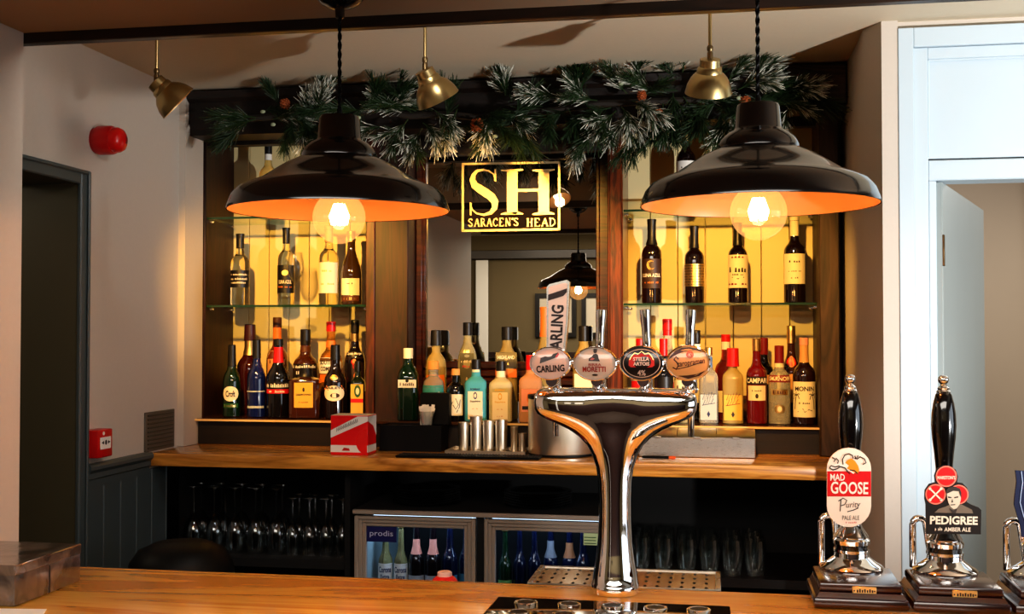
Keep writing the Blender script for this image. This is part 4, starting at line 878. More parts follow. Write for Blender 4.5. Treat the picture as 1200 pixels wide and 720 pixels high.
# bar mat
xa_, xb_ = XA(464, 3.735), XA(632, 3.735)
bm_ = thing('bar_mat', 'black rubber bar mat along the front edge of the back counter', 'mat', ((xa_+xb_)/2, 3.77, CZ))
MB().box((xa_, 3.728, CZ), (xb_, 3.81, CZ+.008), .003).build('mat', M['blkplas'], bm_)
nb_ = MB(); 
for k in range(46):
    for j in range(4): x = xa_+.012+(xb_-xa_-.024)*k/45; nb_.box((x-.002, 3.738+j*.019, CZ+.008), (x+.002, 3.743+j*.019, CZ+.0105))
nb_.build('rubber_studs', plain('rubber_stud', S(30, 28, 28), .35), bm_)
# ice bucket
c = PY(658, 390, 3.915); r = 39*mpp(658, 3.915); h = PY(658, 463, 3.915).z-CZ
ib = thing('ice_bucket', 'large brushed steel ice bucket behind the beer tower', 'bucket', (c.x, c.y, CZ))
MB().lathe([(r*.98, .008), (r, .012), (r, h-.012), (r*.98, h-.012)], 48).build('bucket', M['steelv'], ib, False)
MB().lathe([(r*.96, 0), (r*1.0, .002), (r*1.0, .008), (r*.96, .0085)], 40).build('base_ring', M['blkplas'], ib, False)
MB().lathe([(r*1.01, h-.0125), (r*1.02, h-.008), (r*1.01, h), (r*.9, h+.002)], 40).build('rim', M['blkplas'], ib, False)
# steel dispenser box
Yx = 3.90; xa_, xb_ = XA(748, Yx), XA(885, Yx); h = PY(800, 505, Yx).z-CZ
sb = thing('condiment_box', 'long brushed steel garnish box with hinged lids on the back counter', 'box', ((xa_+xb_)/2, 3.95, CZ))
MB().box((xa_, Yx, CZ), (xb_, 4.03, CZ+h*.76), .003).build('box_body', M['steel'], sb)
for k in range(3):
    a, b = xa_+(xb_-xa_)*k/3+.001, xa_+(xb_-xa_)*(k+1)/3-.001
    ld = MB().prism([(Yx-.002, CZ+h*.77), (Yx+.03, CZ+h), (4.028, CZ+h), (4.028, CZ+h*.765)], lambda u, v, w: (w, u, v), a, b).build('lid', metal('pale_steel_lid', (.75, .70, .62), .3), sb)
    MB().box(((a+b)/2-.012, Yx-.006, CZ+h*.70), ((a+b)/2+.012, Yx-.0005, CZ+h*.80), .002).build('lid_tab', M['steel'], ld)
# pen
a = PZ(752, 536, ZC+.005); b = PZ(784, 536, ZC+.005)
pn = thing('pen', 'black pen lying in front of the steel garnish box', 'pen', ((a.x+b.x)/2, a.y, CZ))
yy = max(a.y, 3.75)
MB().lathe([(.002, 0), (.0048, .006), (.005, b.x-a.x)], 12, (a.x, yy, CZ+.005), ax='X').build('barrel', M['blkplas'], pn)
MB().lathe([(.005, 0), (.005, .02), (.003, .022)], 12, (b.x+.0002, yy, CZ+.005), ax='X').build('orange_reflection', P_((230, 90, 30), .3), pn, label='orange reflection made as a solid tip')  # solid orange piece imitates a reflection beside the pen

# ------------------------------------------------------------------ under the back counter
us = MB().box((XL+.02, 4.34, 0), (XR-.004, 4.36, ZC-.046)).box((XL+.004, 3.85, 0), (XL+.012, 4.34, ZC-.046)).box((XR-.03, 3.85, 0), (XR-.004, 4.34, ZC-.046))
xd1 = XA(411, 3.86); us.box((xd1-.02, 3.86, 0), (xd1, 4.34, ZC-.046))
ub = thing('under_counter_unit', 'black open shelving under the back counter', 'shelving', (-.8, 4.1, 0))
us.build('carcass', M['blackp'], ub)
zg = PY(250, 648, 3.93).z; zg2 = PY(800, 676, 3.86).z
MB().box((XL+.041, 3.86, zg-.03), (xd1-.021, 4.339, zg)).build('shelf', M['blackp'], ub)
fx1_ = XA(728, 3.8)
MB().box((fx1_+.03, 3.86, zg2-.03), (XR-.031, 4.339, zg2)).build('shelf', M['dkwoodh'], ub, label='dark reddish wooden shelf')
ordn = ['first', 'second', 'third', 'fourth', 'fifth', 'sixth', 'seventh', 'eighth']
def inv_glass(H, Rb): return [(r, H-z) for r, z in reversed(glass_prof(H, Rb))]
proto = None
def gset(px0, step, n, rows, Y0, dY, zb, mk, name, lab, group, cat='glass'):
    first = None
    for rw in range(rows):
        for k in range(n):
            Y = Y0+rw*dY; x = XA(px0+step*k, Y0)+ (rw*.0) + rw*(XA(px0, Y0+dY)-XA(px0, Y0))*.35
            lb = lab % (ordn[k], ('front', 'middle', 'back')[rw if rows > 2 else rw*2])
            if first is None:
                first = thing(name, lb, cat, (x, Y, zb+.0008), 0, group); mk(first)
            else: dup(first, (x, Y, zb+.0008), 0, lb, group)
Hw = PY(250, 570, 3.94).z-zg
def mkw(t): MB().lathe(inv_glass(Hw, .036), 20, cap0=False).build('glass_bowl', M['glassd'], t, False)
gset(228, 24.2, 5, 2, 3.94, .10, zg, mkw, 'wine_glass', 'upturned wine glass, %s from left in the %s row of the far left rack', 'upturned wine glasses under the counter')
Hw2 = PY(370, 584, 3.94).z-zg
def mkw2(t): MB().lathe(inv_glass(Hw2, .0275), 20, cap0=False).build('glass_bowl', M['glassd'], t, False)
gset(344, 19.5, 4, 2, 3.94, .10, zg, mkw2, 'wine_glass', 'smaller upturned wine glass, %s from left in the %s row beside the fridge', 'small upturned wine glasses under the counter')
Ht = PY(800, 631, 3.92).z-zg2
def mkt(t): MB().lathe([(.026, 0), (.028, .004), (.032, Ht*.4), (.036, Ht*.72), (.034, Ht), (.0325, Ht), (.0345, Ht*.72), (.030, Ht*.4), (.025, .01)], 20).build('tumbler', M['glassd'], t, False)
gset(750, 26.8, 6, 3, 3.92, .105, zg2, mkt, 'beer_glass', 'beer glass, %s from left in the %s row on the right under-counter shelf', 'beer glasses under the right counter')

# fridge
Yq = 3.80
fz = PY(415, 597, Yq).z
fxa, fxb = XA(415, Yq), XA(722, Yq)
fr = thing('bottle_fridge', 'two-door glass-fronted bottle fridge under the back counter', 'fridge', ((fxa+fxb)/2, 4.0, .0))
MB().box((fxa-.002, Yq-.01, fz-.016), (fxb, Yq+.004, fz), .003).build('top_edge', M['alu'], fr)
MB().box((fxa-.002, Yq+.0045, fz-.016), (fxb, 4.335, fz), .001).build('top_panel', M['blackp'], fr)
bd = MB().box((fxa+.002, Yq+.03, .12), (fxa+.03, 4.3, fz-.017)).box((fxb-.03, Yq+.03, .12), (fxb-.002, 4.3, fz-.017)).box((fxa+.03, 4.28, .12), (fxb-.03, 4.3, fz-.017)).box((fxa+.03, Yq+.03, .09), (fxb-.03, 4.28, .12)).box((fxa+.02, Yq+.03, .0), (fxb-.02, 4.25, .09))
xmid = XA(562, Yq); bd.box((xmid-.012, Yq+.02, .12), (xmid+.012, Yq+.04, fz-.017))
bd.build('cabinet', plain('fridge_dark_shell', S(12, 13, 16), .4), fr)
MB().box((fxa+.031, Yq+.05, fz-.06), (fxa+.034, 4.27, .15)).build('liner', plain('fridge_liner', S(150, 170, 172), .4), fr)
zbs = .62
MB().box((fxa+.0345, Yq+.06, zbs-.008), (fxb-.031, 4.27, zbs-.002)).build('wire_shelf', M['alu'], fr)
def door(pxa, pxb, gxa, gxb, ygl, sticker):
    x0, x1 = XA(pxa, Yq), XA(pxb, Yq); g0, g1 = XA(gxa, Yq), XA(gxb, Yq); zt1 = fz-.022; zg_ = PY((gxa+gxb)/2, ygl, Yq).z; b0 = .13
    f = MB()
    # three stepped mouldings all round
    for k in range(3):
        a0, a1 = x0+(g0-x0)*k/3, x0+(g0-x0)*(k+1)/3; c0, c1 = x1+(g1-x1)*k/3, x1+(g1-x1)*(k+1)/3
        t0, t1 = zt1+(zg_-zt1)*k/3, zt1+(zg_-zt1)*(k+1)/3; q0, q1 = b0+.05*k/3, b0+.05*(k+1)/3; yy_ = Yq+.004*k-.002
        f.box((a0, yy_, q0), (a1, Yq+.024, t0), .002).box((c1, yy_, q0), (c0, Yq+.024, t0), .002).box((a1, yy_, t1), (c1, Yq+.024, t0), .002).box((a1, yy_, q0), (c1, Yq+.024, q1), .002)
    d = f.build('door', M['alu'], fr)
    MB().box((g0, Yq+.014, b0+.05), (g1, Yq+.018, zg_)).build('pane', thin_glass('fridge_pane_%d' % pxa, (.86, .90, .95), .4), d)
    return d, g0, g1, zg_
d1, g0, g1, zgl = door(416, 557, 429, 543.5, 619, True)
st = MB().box((g0+.001, Yq+.011, PY(440, 636, Yq).z), (XA(464, Yq), Yq+.0135, zgl-.001)).build('sticker', P_((22, 24, 88), .4), d1, label='dark blue sticker reading prodis')
tm = MB(); cxs = (g0+XA(464, Yq))/2; czs = (PY(440, 636, Yq).z+zgl)/2
text(tm, 'prodis', lambda u, v: (u, Yq+.0105, v), cxs, czs, .082, .024, .0); tm.build('lettering', P_((196, 200, 230), .4), st)
d2, g0b, g1b, zglb = door(567.5, 716, 580, 702, 624, False)
s2 = MB().box((XA(683, Yq), Yq+.011, PY(690, 640, Yq).z), (XA(700.5, Yq), Yq+.0135, PY(690, 626, Yq).z)).build('notice', P_((186, 206, 160), .5), d2, label='small pale green notice')
nm = MB(); fnn = lambda u, v: PY(u, v, Yq+.0105)
for k in range(3): nm.flat([(684.5, 629.5+k*3.5), (698.5, 630+k*3.5), (698.5, 631+k*3.5), (684.5, 630.5+k*3.5)], fnn)
nm.build('print', GRN, s2)
for (a, b) in ((fxa+.05, xmid-.03), (xmid+.03, fxb-.05)):
    MB().box((a, Yq+.07, fz-.032), (b, Yq+.085, fz-.018)).build('light_strip', emis('fridge_strip_%d' % int(a*100), (.6, .8, 1), 2.5), fr)
    lamp('fridge_light', 'AREA', ((a+b)/2, Yq+.10, fz-.036), (.55, .75, 1), .9, ((a+b)/2, 4.05, zbs), shape='RECTANGLE', size=b-a, size_y=.05)
beerpale = tinted('pale_lager_glass', (.95, .80, .35)); beerd = plain('dark_beer_glass', S(20, 12, 16), .06, coat=1, coatr=.02); bluebk = plain('blue_black_glass', S(12, 18, 42), .06, coat=1, coatr=.02); grnb = plain('green_beer_glass', S(14, 40, 22), .06, coat=1, coatr=.02)
BLUE = P_((40, 90, 150), .5); GREY = P_((176, 178, 182), .5); CYAN = P_((60, 110, 130), .5); LG = P_((120, 170, 96), .5)
fg = 'bottles in the fridges'
def fb(label, px, yt, w, body, cap, labels, neck=None, Y=3.92): return bottle('beer_bottle', label, px, yt-14, w, Y, zbs, 'beer', body, cap, .955, labels, fg, neck=neck, capname='crown_cap')
lag = [('t', NAVY, 'Corona', .74, .72, .26), ('t', NAVY, 'Extra', .44, .5, .18), ('p', GLD, [(-1, .0), (1, .0), (1, .12), (-1, .12)])]
fb('pale lager bottle with white and blue label, leftmost in the left fridge', 452.5, 628, 17, beerpale, GLD, [(.30, .56, 1.25, WHT, lag)])
fb('pale lager bottle with white and blue label, second in the left fridge', 470.5, 628, 16.5, beerpale, GLD, [(.30, .56, 1.25, WHT, lag)])
fb('left one of two dark bottles with pink neck wraps in the left fridge', 488.5, 624, 18.5, beerd, DRED, [(.14, .42, 1.35, GREY, [('p', DRED, [(-1, .9), (1, .9), (1, 1), (-1, 1)])])], (.64, .80, PNK))
fb('right one of two dark bottles with pink neck wraps in the left fridge', 508, 624, 18.5, beerd, DRED, [(.14, .42, 1.35, GREY, [('p', DRED, [(-1, .9), (1, .9), (1, 1), (-1, 1)])])], (.64, .80, PNK))
fb('dark bottle with a blue-grey label behind the red jar', 527.5, 622, 18, bluebk, SILV, [(.14, .42, 1.35, CYAN, [('s', SILV, .6, .7, .2, 7, 3)])])
fb('dark bottle with a blue-grey label at the right edge of the left fridge', 546.5, 622, 17, bluebk, SILV, [(.14, .42, 1.35, CYAN, [('s', SILV, .6, .7, .2, 7, 3)])], None, 3.97)
fb('green-labelled bottle, leftmost in the right fridge', 592, 632, 16, grnb, GLD, [(.12, .42, 1.35, LG, [('s', GRN, .7, .7, .2, 6, 3)])])
fb('plain blue-black bottle, second in the right fridge', 609, 628, 15.5, bluebk, SILV, [(.14, .25, .5, SILV, [], 'oval')])
fb('plain blue-black bottle, third in the right fridge', 626, 628, 15.5, bluebk, BLK, [])
fb('tall blue-black bottle with silver neck label in the right fridge', 645, 626, 18, bluebk, SILV, [(.2, .4, 1.2, NAVY, [])], (.62, .80, P_((110, 112, 118), .5)), 3.98)
fb('tall blue-black bottle with orange neck label in the right fridge', 667, 626, 18, bluebk, SILV, [(.2, .4, 1.2, NAVY, [])], (.62, .78, P_((150, 96, 60), .5)), 3.98)
fb('plain blue-black bottle, rightmost in view in the right fridge', 683, 628, 18, bluebk, BLK, [], None, 3.92)

# plate stacks on the fridge
plm = plain('black_glazed_plate', S(16, 15, 15), .15, coat=.5)
def plates(px, Y, rpx, n, where):
    c = PY(px, 390, Y); r = rpx*mpp(px, Y); first = None
    for k in range(n):
        lb = 'black plate, %s in the %s stack on the fridge' % (('lowest', 'second up', 'third up', 'fourth up', 'fifth up', 'sixth up', 'topmost')[k if k < n-1 else 6], where)
        loc = (c.x+.002*math.sin(k*3), c.y, fz+.0005+k*.0085)
        if first is None:
            first = thing('plate', lb, 'plate', loc, 0, 'black plates in the %s stack' % where)
            MB().lathe([(r*.55, 0), (r*.6, .0005), (r*.72, .004), (r*.98, .0125), (r, .0135), (r*.98, .0145), (r*.72, .0075), (r*.6, .004), (.001, .0035)], 40).build('dish', plm, first, False)
        else: dup(first, loc, 0, lb, 'black plates in the %s stack' % where)
plates(630, 3.97, 40, 6, 'right')
plates(500, 3.97, 40, 6, 'left')
# ------------------------------------------------------------------ front bar counter
BZ = 1.080
YBK = PZ(522, 680.7, BZ).y
fc = thing('bar_counter', 'polished honey oak bar counter across the foreground', 'counter', (0, 1.9, 0))
MB().box((-1.569, 1.62, BZ-.045), (1.12, YBK, BZ), .004, 2).build('bar_top', M['oak'], fc)
MB().box((-1.569, 1.78, 0.0), (1.08, 1.82, BZ-.0455)).box((-1.569, 2.30, 0), (1.08, 2.33, BZ-.0455)).build('bar_front', M['dado'], fc)
ushelf = thing('under_bar_shelf', 'dark shelf behind the bar front, carrying the red jar', 'shelf', (-.6, 2.5, 0))
MB().box((-1.2, 2.34, .90), (-.30, 2.62, .92)).build('shelf_board', M['blackp'], ushelf)
lgm = MB()
for x in (-1.18, -.34): lgm.box((x, 2.34, 0), (x+.02, 2.60, .8995))
lgm.build('shelf_bracket', M['blackp'], ushelf)
c = PY(521.5, 390, 2.52)
rj = thing('red_jar', 'red domed jar with a pale top behind the bar edge', 'jar', (c.x, c.y, .921)); rs = mpp(521.5, 2.52); zt9 = PY(521.5, 670, 2.52).z-.921
MB().lathe([(.034, 0), (.036, .004), (.036, zt9-.045), (.033, zt9-.03), (.026, zt9-.016), (.018, zt9-.010)], 24).build('jar_body', plain('jar_red', S(206, 30, 26), .25), rj, False)
MB().lathe([(.0165, zt9-.0105), (.0165, zt9-.002), (.014, zt9)], 20).build('lid', P_((238, 190, 172), .4), rj, False)
# long perforated drip tray behind the bar
DZ = .96
qa, qb = PZ(613, 683, DZ), PZ(845, 688, DZ); qc = PZ(622, 662, DZ)
y0t, y1t = qa.y, qc.y; x0t, x1t = qa.x+.01, PZ(845, 688, DZ).x
iw = thing('ice_well', 'black under-bar cabinet supporting the drip tray', 'cabinet', ((x0t+x1t)/2, (y0t+y1t)/2, 0))
MB().box((x0t+.004, y0t+.004, 0), (x1t-.004, y1t-.004, DZ-.028)).build('cabinet', M['blackp'], iw)
dt = thing('drip_tray', 'long perforated steel drip tray behind the beer tower', 'tray', ((x0t+x1t)/2, (y0t+y1t)/2, DZ-.0275))
fr_ = MB().box((x0t, y0t, DZ-.0275), (x1t, y0t+.008, DZ), .002).box((x0t, y1t-.008, DZ-.0275), (x1t, y1t, DZ), .002).box((x0t, y0t+.0081, DZ-.0275), (x0t+.014, y1t-.0081, DZ+.002), .002).box((x1t-.014, y0t+.0081, DZ-.0275), (x1t, y1t-.0081, DZ+.002), .002).box((x0t+.0141, y0t+.0081, DZ-.0275), (x1t-.0141, y1t-.0081, DZ-.024))
fr_.build('rim', M['steel'], dt)
# perforated grille
gr = MB(); nx, ny = 30, 4
gx = [x0t+.014+(x1t-x0t-.028)*i/nx for i in range(nx+1)]; gy = [y0t+.0081+(y1t-y0t-.0162)*j/ny for j in range(ny+1)]
for i in range(nx):
    for j in range(ny):
        xc, yc = (gx[i]+gx[i+1])/2, (gy[j]+gy[j+1])/2; hx, hyy = (gx[i+1]-gx[i])/2, (gy[j+1]-gy[j])/2
        hole = i % 2 == 0
        if not hole: gr.flat([(xc-hx, yc-hyy), (xc+hx, yc-hyy), (xc+hx, yc+hyy), (xc-hx, yc+hyy)], lambda u, v: (u, v, DZ-.004)); continue
        n_ = 16; o = len(gr.v); a_, b_ = hx*.55, hyy*.42
        for k in range(n_):
            t = 2*PI*k/n_; c_, s_ = math.cos(t), math.sin(t); m_ = max(abs(c_), abs(s_))
            gr.v.append(Vector((xc+hx*c_/m_, yc+hyy*s_/m_, DZ-.004)))
        for k in range(n_): t = 2*PI*k/n_; gr.v.append(Vector((xc+a_*math.cos(t), yc+b_*math.sin(t), DZ-.004)))
        for k in range(n_): q = (k+1) % n_; gr.f.append((o+k, o+q, o+n_+q, o+n_+k))
gr.build('grille', metal('warm_steel_grille', (.74, .66, .54), .26), dt)
MB().box((x0t+.015, y0t+.009, DZ-.0235), (x1t-.015, y1t-.009, DZ-.018)).build('tray_floor', M['blkplas'], dt)

# polished drip plate with ring holes on the bar
pa, pb = PZ(583, 699, BZ+.008), PZ(856, 711, BZ+.008)
yk = min(pa.y, pb.y, YBK-.125)
yk = pa.y-.004
dp = thing('drip_plate', 'polished dark metal drip plate with raised drain rings on the bar', 'drip plate', ((pa.x+pb.x)/2, yk-.13, BZ))
plx0, plx1, ply0 = pa.x, pb.x, yk-.32
MB().box((plx0, ply0, BZ), (plx1, yk, BZ+.008), .004, 2).build('plate', M['chromed'], dp)
rows_ = 4; xs5 = [XA(617+50.2*k, PZ(617, 705, BZ+.008).y) for k in range(5)]
hole_m = plain('drain_dark', S(8, 8, 8), .5)
for j in range(rows_):
    yy = PZ(640, 706.5, BZ+.008).y-.004-j*.078
    for k in range(5):
        rg2 = MB()
        c_ = (xs5[k], yy, BZ+.0078)
        rg2.lathe([(.0225, 0), (.0212, .0010), (.0188, .0016), (.0168, .0012), (.0156, .0004), (.0156, -.0003)], 26, c_, cap0=False, cap1=False)
        o = rg2.build('drain_ring', M['chrome'], dp)
        MB().lathe([(.0157, .0003), (.0157, .0006)], 18, c_).build('drain_hole', hole_m, o)

# ------------------------------------------------------------------ beer tower
TY = PZ(722, 692, BZ).y
tc_ = PZ(722.5, 690.5, BZ); TX, TY = tc_.x, min(tc_.y, YBK-.049)
s_ = mpp(722, TY); zpx = lambda y: PY(722, y, TY).z
tw = thing('beer_tower', 'polished chrome T-shaped beer tower with four taps on the bar', 'beer tower', (TX, TY, BZ))
sec = [(698, 26.5, 26.5, 2, 0), (690, 27.5, 27.5, 2, 0), (684, 27.5, 27.5, 2, 0), (683, 26.5, 26.5, 2, 0), (672, 25.5, 25.5, 2, 0), (655, 22.5, 22.5, 2, 0), (635, 20.2, 20.2, 2, 0), (610, 19, 19, 2, 0), (585, 18.8, 18.5, 2, 0), (565, 19.6, 18.5, 2, 0), (548, 22, 18.8, 2, .0), (534, 26.5, 19.5, 2, .02), (522, 33, 20.5, 2.1, .06), (512, 43, 21.5, 2.2, .12), (504, 55, 22.5, 2.4, .18), (497, 70, 23, 2.7, .2), (491, 84, 23.5, 3.0, .18), (486, 91.5, 24, 3.2, .14), (480, 94.5, 24.5, 3.4, .10), (472, 95.5, 24.5, 3.4, .06), (465, 94.5, 23.5, 3.4, .03), (459.5, 91.5, 21.5, 3.2, 0), (456.5, 86, 18, 3, 0), (455.5, 76, 12, 2.6, 0)]
rings = []; NR = 72
for (y, a, b, n, val) in sec:
    if y == 698: z = BZ
    else: z = zpx(y)
    rr = []
    for i in range(NR):
        t = 2*PI*i/NR; c_, si = math.cos(t), math.sin(t)
        x = a*math.copysign(abs(c_)**(2/n), c_); yv = b*math.copysign(abs(si)**(2/n), si)
        yv *= 1-val*math.exp(-(x/16)**2)
        rr.append((TX+x*s_, TY+yv*s_, z))
    rings.append(rr)
rings[0] = [(x, y, BZ) for x, y, z in rings[0]]
MB().loft(rings).build('tower_body', M['chrome'], tw, sharp=60)
Yt = TY-.008
LY = TY-.040          # plane of the badges
badge = [(645, 426.5, 24.2, 19.4), (697.5, 427, 25.6, 20), (752, 426.3, 26, 20.6), (806.5, 426, 26.3, 20.8)]
rim_m = M['chrome']
def dome(mb, cx, cy, rx, ry, Y, bulge, fn=None):
    o = len(mb.v); n_ = 36; R5 = 6
    for k in range(R5+1):
        q = k/R5
        for i in range(n_): t = 2*PI*i/n_; p_ = PY(cx+rx*q*math.cos(t), cy+ry*q*math.sin(t), Y); mb.v.append(Vector((p_.x, p_.y-bulge*(1-q*q), p_.z)))
    for k in range(R5):
        for i in range(n_): j = (i+1) % n_; mb.f.append((o+k*n_+i, o+k*n_+j, o+(k+1)*n_+j, o+(k+1)*n_+i))
fills = [P_((222, 190, 178), .3, coat=.8), P_((206, 186, 170), .3, coat=.8), P_((26, 14, 12), .3, coat=.8), P_((224, 160, 98), .3, coat=.8)]
tap_labels = ['tap badge pale pink reading CARLING', 'tap badge grey-beige reading BIRRA MORETTI', 'tap badge black and red reading STELLA ARTOIS 4%', 'tap badge amber reading Staropramen']
for i, (cx, cy, rx, ry) in enumerate(badge):
    hx_ = [650, 703, 757.5, 809.5][i]
    tap = MB()
    p0 = PY(hx_, 456, TY-.005); sm = mpp(hx_, TY)
    zb0 = zpx(458); z1 = PY(hx_, 437, TY).z
    tap.lathe([(7.5*sm, zb0-.004), (9*sm, zb0+.003), (7.5*sm, zb0+.008), (7*sm, z1), (7.5*sm, z1+.006), (5*sm, z1+.012)], 20, (p0.x, TY-.004, 0))
    # front valve boss
    pb_ = PY(hx_-4, 447, LY); tap.lathe([(6.5*sm, 0), (7*sm, .004), (7*sm, .020), (5.5*sm, .028)], 18, (pb_.x, LY+.002, pb_.z), ax='Y')
    pj = PY(cx, cy, LY+.010); tap.tube([(p0.x, TY-.008, z1), (pj.x, LY+.012, pj.z)], 5*sm, 10)
    to = tap.build('tap_body', M['chrome'], tw)
    rim = MB(); ring_pts = []
    NB = 40
    prf = [(1.0, .014), (1.02, .002), (1.0, -.004), (.95, -.0055), (.92, -.003)]
    rr = []
    for q, dy in prf:
        rr.append([])
        for k in range(NB):
            t = 2*PI*k/NB; p_ = PY(cx+rx*q*math.cos(t), cy+ry*q*math.sin(t), LY); rr[-1].append((p_.x, p_.y+dy, p_.z))
    rim.loft(rr, True, False)
    bo = rim.build('tap_badge', M['chrome'], to, label=tap_labels[i]) if False else None
    br_ = rim.build('badge_rim', M['chrome'], tw)
    fa = MB(); dome(fa, cx, cy, rx*.925, ry*.925, LY-.003, .006)
    face = fa.build('tap_badge', fills[i], tw, label=tap_labels[i], sharp=60)
    def on(u, v, cx=cx, cy=cy, rx=rx, ry=ry):     # v up, pixel units from centre
        q2 = (u/(rx*.925))**2+(v/(ry*.925))**2
        p_ = PY(cx+u, cy-v, LY-.003); return (p_.x, p_.y-.006*(1-q2)-.0012, p_.z)
    if i == 0:
        m1 = MB().flat([(-12, .0), (-11.2, 6.5), (9.5, 13), (8, 7.2), (-3, 3.2)], on); text(m1, 'CARLING', on, 0.3, -6, 33, 8.2, .03, rot=.05)
        m1.build('lettering', P_((34, 16, 18), .4), face)
        MB().flat([(6.2, 7.4), (9.5, 13), (10.4, 10.5), (8.3, 7.2)], on).build('emblem', P_((200, 60, 70), .4), face)
    elif i == 1:
        m1 = MB(); text(m1, 'MORETTI', on, -1, -6.2, 27, 6.4, .03); text(m1, 'BIRRA', on, 0, -.9, 15, 3.2, .02)
        m1.build('lettering', P_((150, 40, 34), .4), face)
        m2 = MB().flat([(-7.5, 3.5), (-7, 6.5), (-3.5, 8.5), (-2, 11), (1, 12.2), (3.5, 10.5), (4.5, 6), (6, 3)], on).flat(ellipse(.2, 14.6, 2.2, 2.0, 12), on).flat([(-2.5, 16), (3, 16), (2, 17.6), (-1.4, 17.6)], on)
        m2.flat(ellipse(0, -13, 3.5, 1.2, 10), on); m2.build('emblem', P_((40, 24, 22), .4), face)
        MB().flat([(-6, 5), (-3, 7.5), (0, 6), (-3, 4.5)], on).build('emblem_detail', P_((190, 80, 70), .4), face)
    elif i == 2:
        el = [(math.cos(2*PI*k/40), math.sin(2*PI*k/40)) for k in range(41)]
        MB().add([], []) 
        m0 = MB(); stroke(m0, [(21.5*a, 16.4*b) for a, b in el], .8, on); text(m0, '4%', on, 0, -11.2, 9.5, 6.8, .02); m0.build('lettering', P_((206, 176, 160), .4), face)
        m1 = MB().flat([(-15, -2.5), (-12.5, -4.6), (12.5, -4.6), (15, -2.5), (15, 4.5), (12, 9), (9, 10.5), (4.5, 9.5), (0, 12), (-4.5, 9.5), (-9, 10.5), (-12, 9), (-15, 4.5)], on).build('emblem', P_((206, 34, 26), .35), face)
        m2 = MB(); on2 = lambda u, v: (lambda p_: (p_[0], p_[1]-.0006, p_[2]))(on(u, v)); text(m2, 'STELLA', on2, -.4, 5, 19, 4.4, .03); text(m2, 'ARTOIS', on2, -.2, -.6, 19, 4.2, .03)
        m2.build('lettering', P_((246, 214, 200), .4), face)
        m3 = MB(); stroke(m3, [(-14, 3.8), (-12, 8), (-8, 12.2), (-4, 10.8), (0, 14), (4, 10.8), (8, 12.2), (12, 8), (14, 3.8)], .8, on2); m3.build('gilt_outline', GLD, face)
    else:
        m1 = MB(); text(m1, 'taropramen', on, 3.8, -.6, 32, 7.6, .01, .2, rot=.14)
        stroke(m1, [(-11, 4.5), (-14.5, 7.5), (-16.5, 4), (-13, .5), (-11.5, -3), (-14, -7.5), (-18, -5)], 1.5, on); stroke(m1, [(-13, -7.2), (0, -4.2), (17, 1.2)], .9, on)
        m1.build('lettering', P_((58, 28, 18), .4), face)
        m2 = MB(); 
        for a in range(4): stroke(m2, [(2+3.2*math.cos(t*.9+a*1.57), 10+3.2*math.sin(t*1.1+a)) for t in range(6)], .7, on)
        stroke(m2, [(2+4*math.cos(t*.35), 10+4*math.sin(t*.35)) for t in range(19)], .8, on); m2.build('emblem', P_((190, 84, 48), .4), face)
        m3 = MB().flat([(-8, 17.6), (-15, 14), (-21, 8.2), (-23, 4), (-16, 9), (-5, 13.8), (8, 15.5), (18, 12.8), (12, 16.2), (2, 18.4)], on).flat([(-12, -15), (0, -18.6), (13, -15.2), (20, -9), (10, -13), (-2, -14.6)], on); m3.build('dark_border', P_((60, 26, 12), .4), face)
    # handle
    if i == 0:
        Yh = LY+.014
        hp = [(640.3, 415), (640.6, 337), (644, 333.5), (664, 328.5), (667.5, 331), (665.5, 380), (661, 420)]
        hm = MB(); 
        for Yoff, sc in ((0, 1),): hm.prism([(u, v) for u, v in hp], lambda u, v, w: (PY(u, v, Yh).x, PY(u, v, Yh).y+w, PY(u, v, Yh).z), 0, .018)
        h_o = hm.build('tap_handle', M['steel'], tw, label='tall white tap paddle lettered CARLING')
        ip = [(642.6, 413), (642.6, 338.5), (645, 336), (662.5, 331.8), (665, 333), (663, 380), (659, 417)]
        fh = lambda u, v: PY(u, v, Yh-.0012)
        pf = MB().flat(ip, fh).build('paddle_face', P_((240, 222, 214), .35), h_o)
        MB().flat([(642.2, 346), (642.2, 353), (660, 347.5), (664.2, 343), (664.4, 338.5)], lambda u, v: PY(u, v, Yh-.002)).build('emblem', P_((34, 16, 18), .4), pf)
        lt = MB()
        text(lt, 'CARLING', lambda u, v: PY(u, -v, Yh-.002), 652.2, -389, 62, 14.5, .03, rot=PI/2-.05)
        lt.build('lettering', P_((34, 16, 18), .4), pf)
    else:
        xt = [0, 704.5, 755.8, 809.6][i]; xb2 = [0, 702.5, 758.5, 808][i]
        a = PY(xb2, 412, TY-.012); b = PY(xt, 364, TY-.012)
        pts = [a+(b-a)*k/10 for k in range(11)]
        MB().tube(pts+[b+(b-a)*.012, b+(b-a)*.022], [v*sm for v in (4.6, 5, 5.4, 5.2, 5.0, 5.1, 5.4, 5.8, 6.1, 6.2, 6.2, 5.2, 2.5)], 16).build('tap_handle', M['chrome'], tw)
    # spout on the far side
    pz_ = PY(hx_, 470, TY+.045)
    MB().tube([(pz_.x, TY+.030, pz_.z), (pz_.x, TY+.055, pz_.z), (pz_.x, TY+.062, pz_.z-.012), (pz_.x, TY+.062, pz_.z-.075)], [.009, .009, .008, .006], 12).build('spout', M['chrome'], tw)
lk = MB()
for x in (671, 724.8, 779): c = PY(x, 424, LY+.006); lk.ball(c, .0055, 10, 8)
lk.build('link_knobs', M['chrome'], tw)

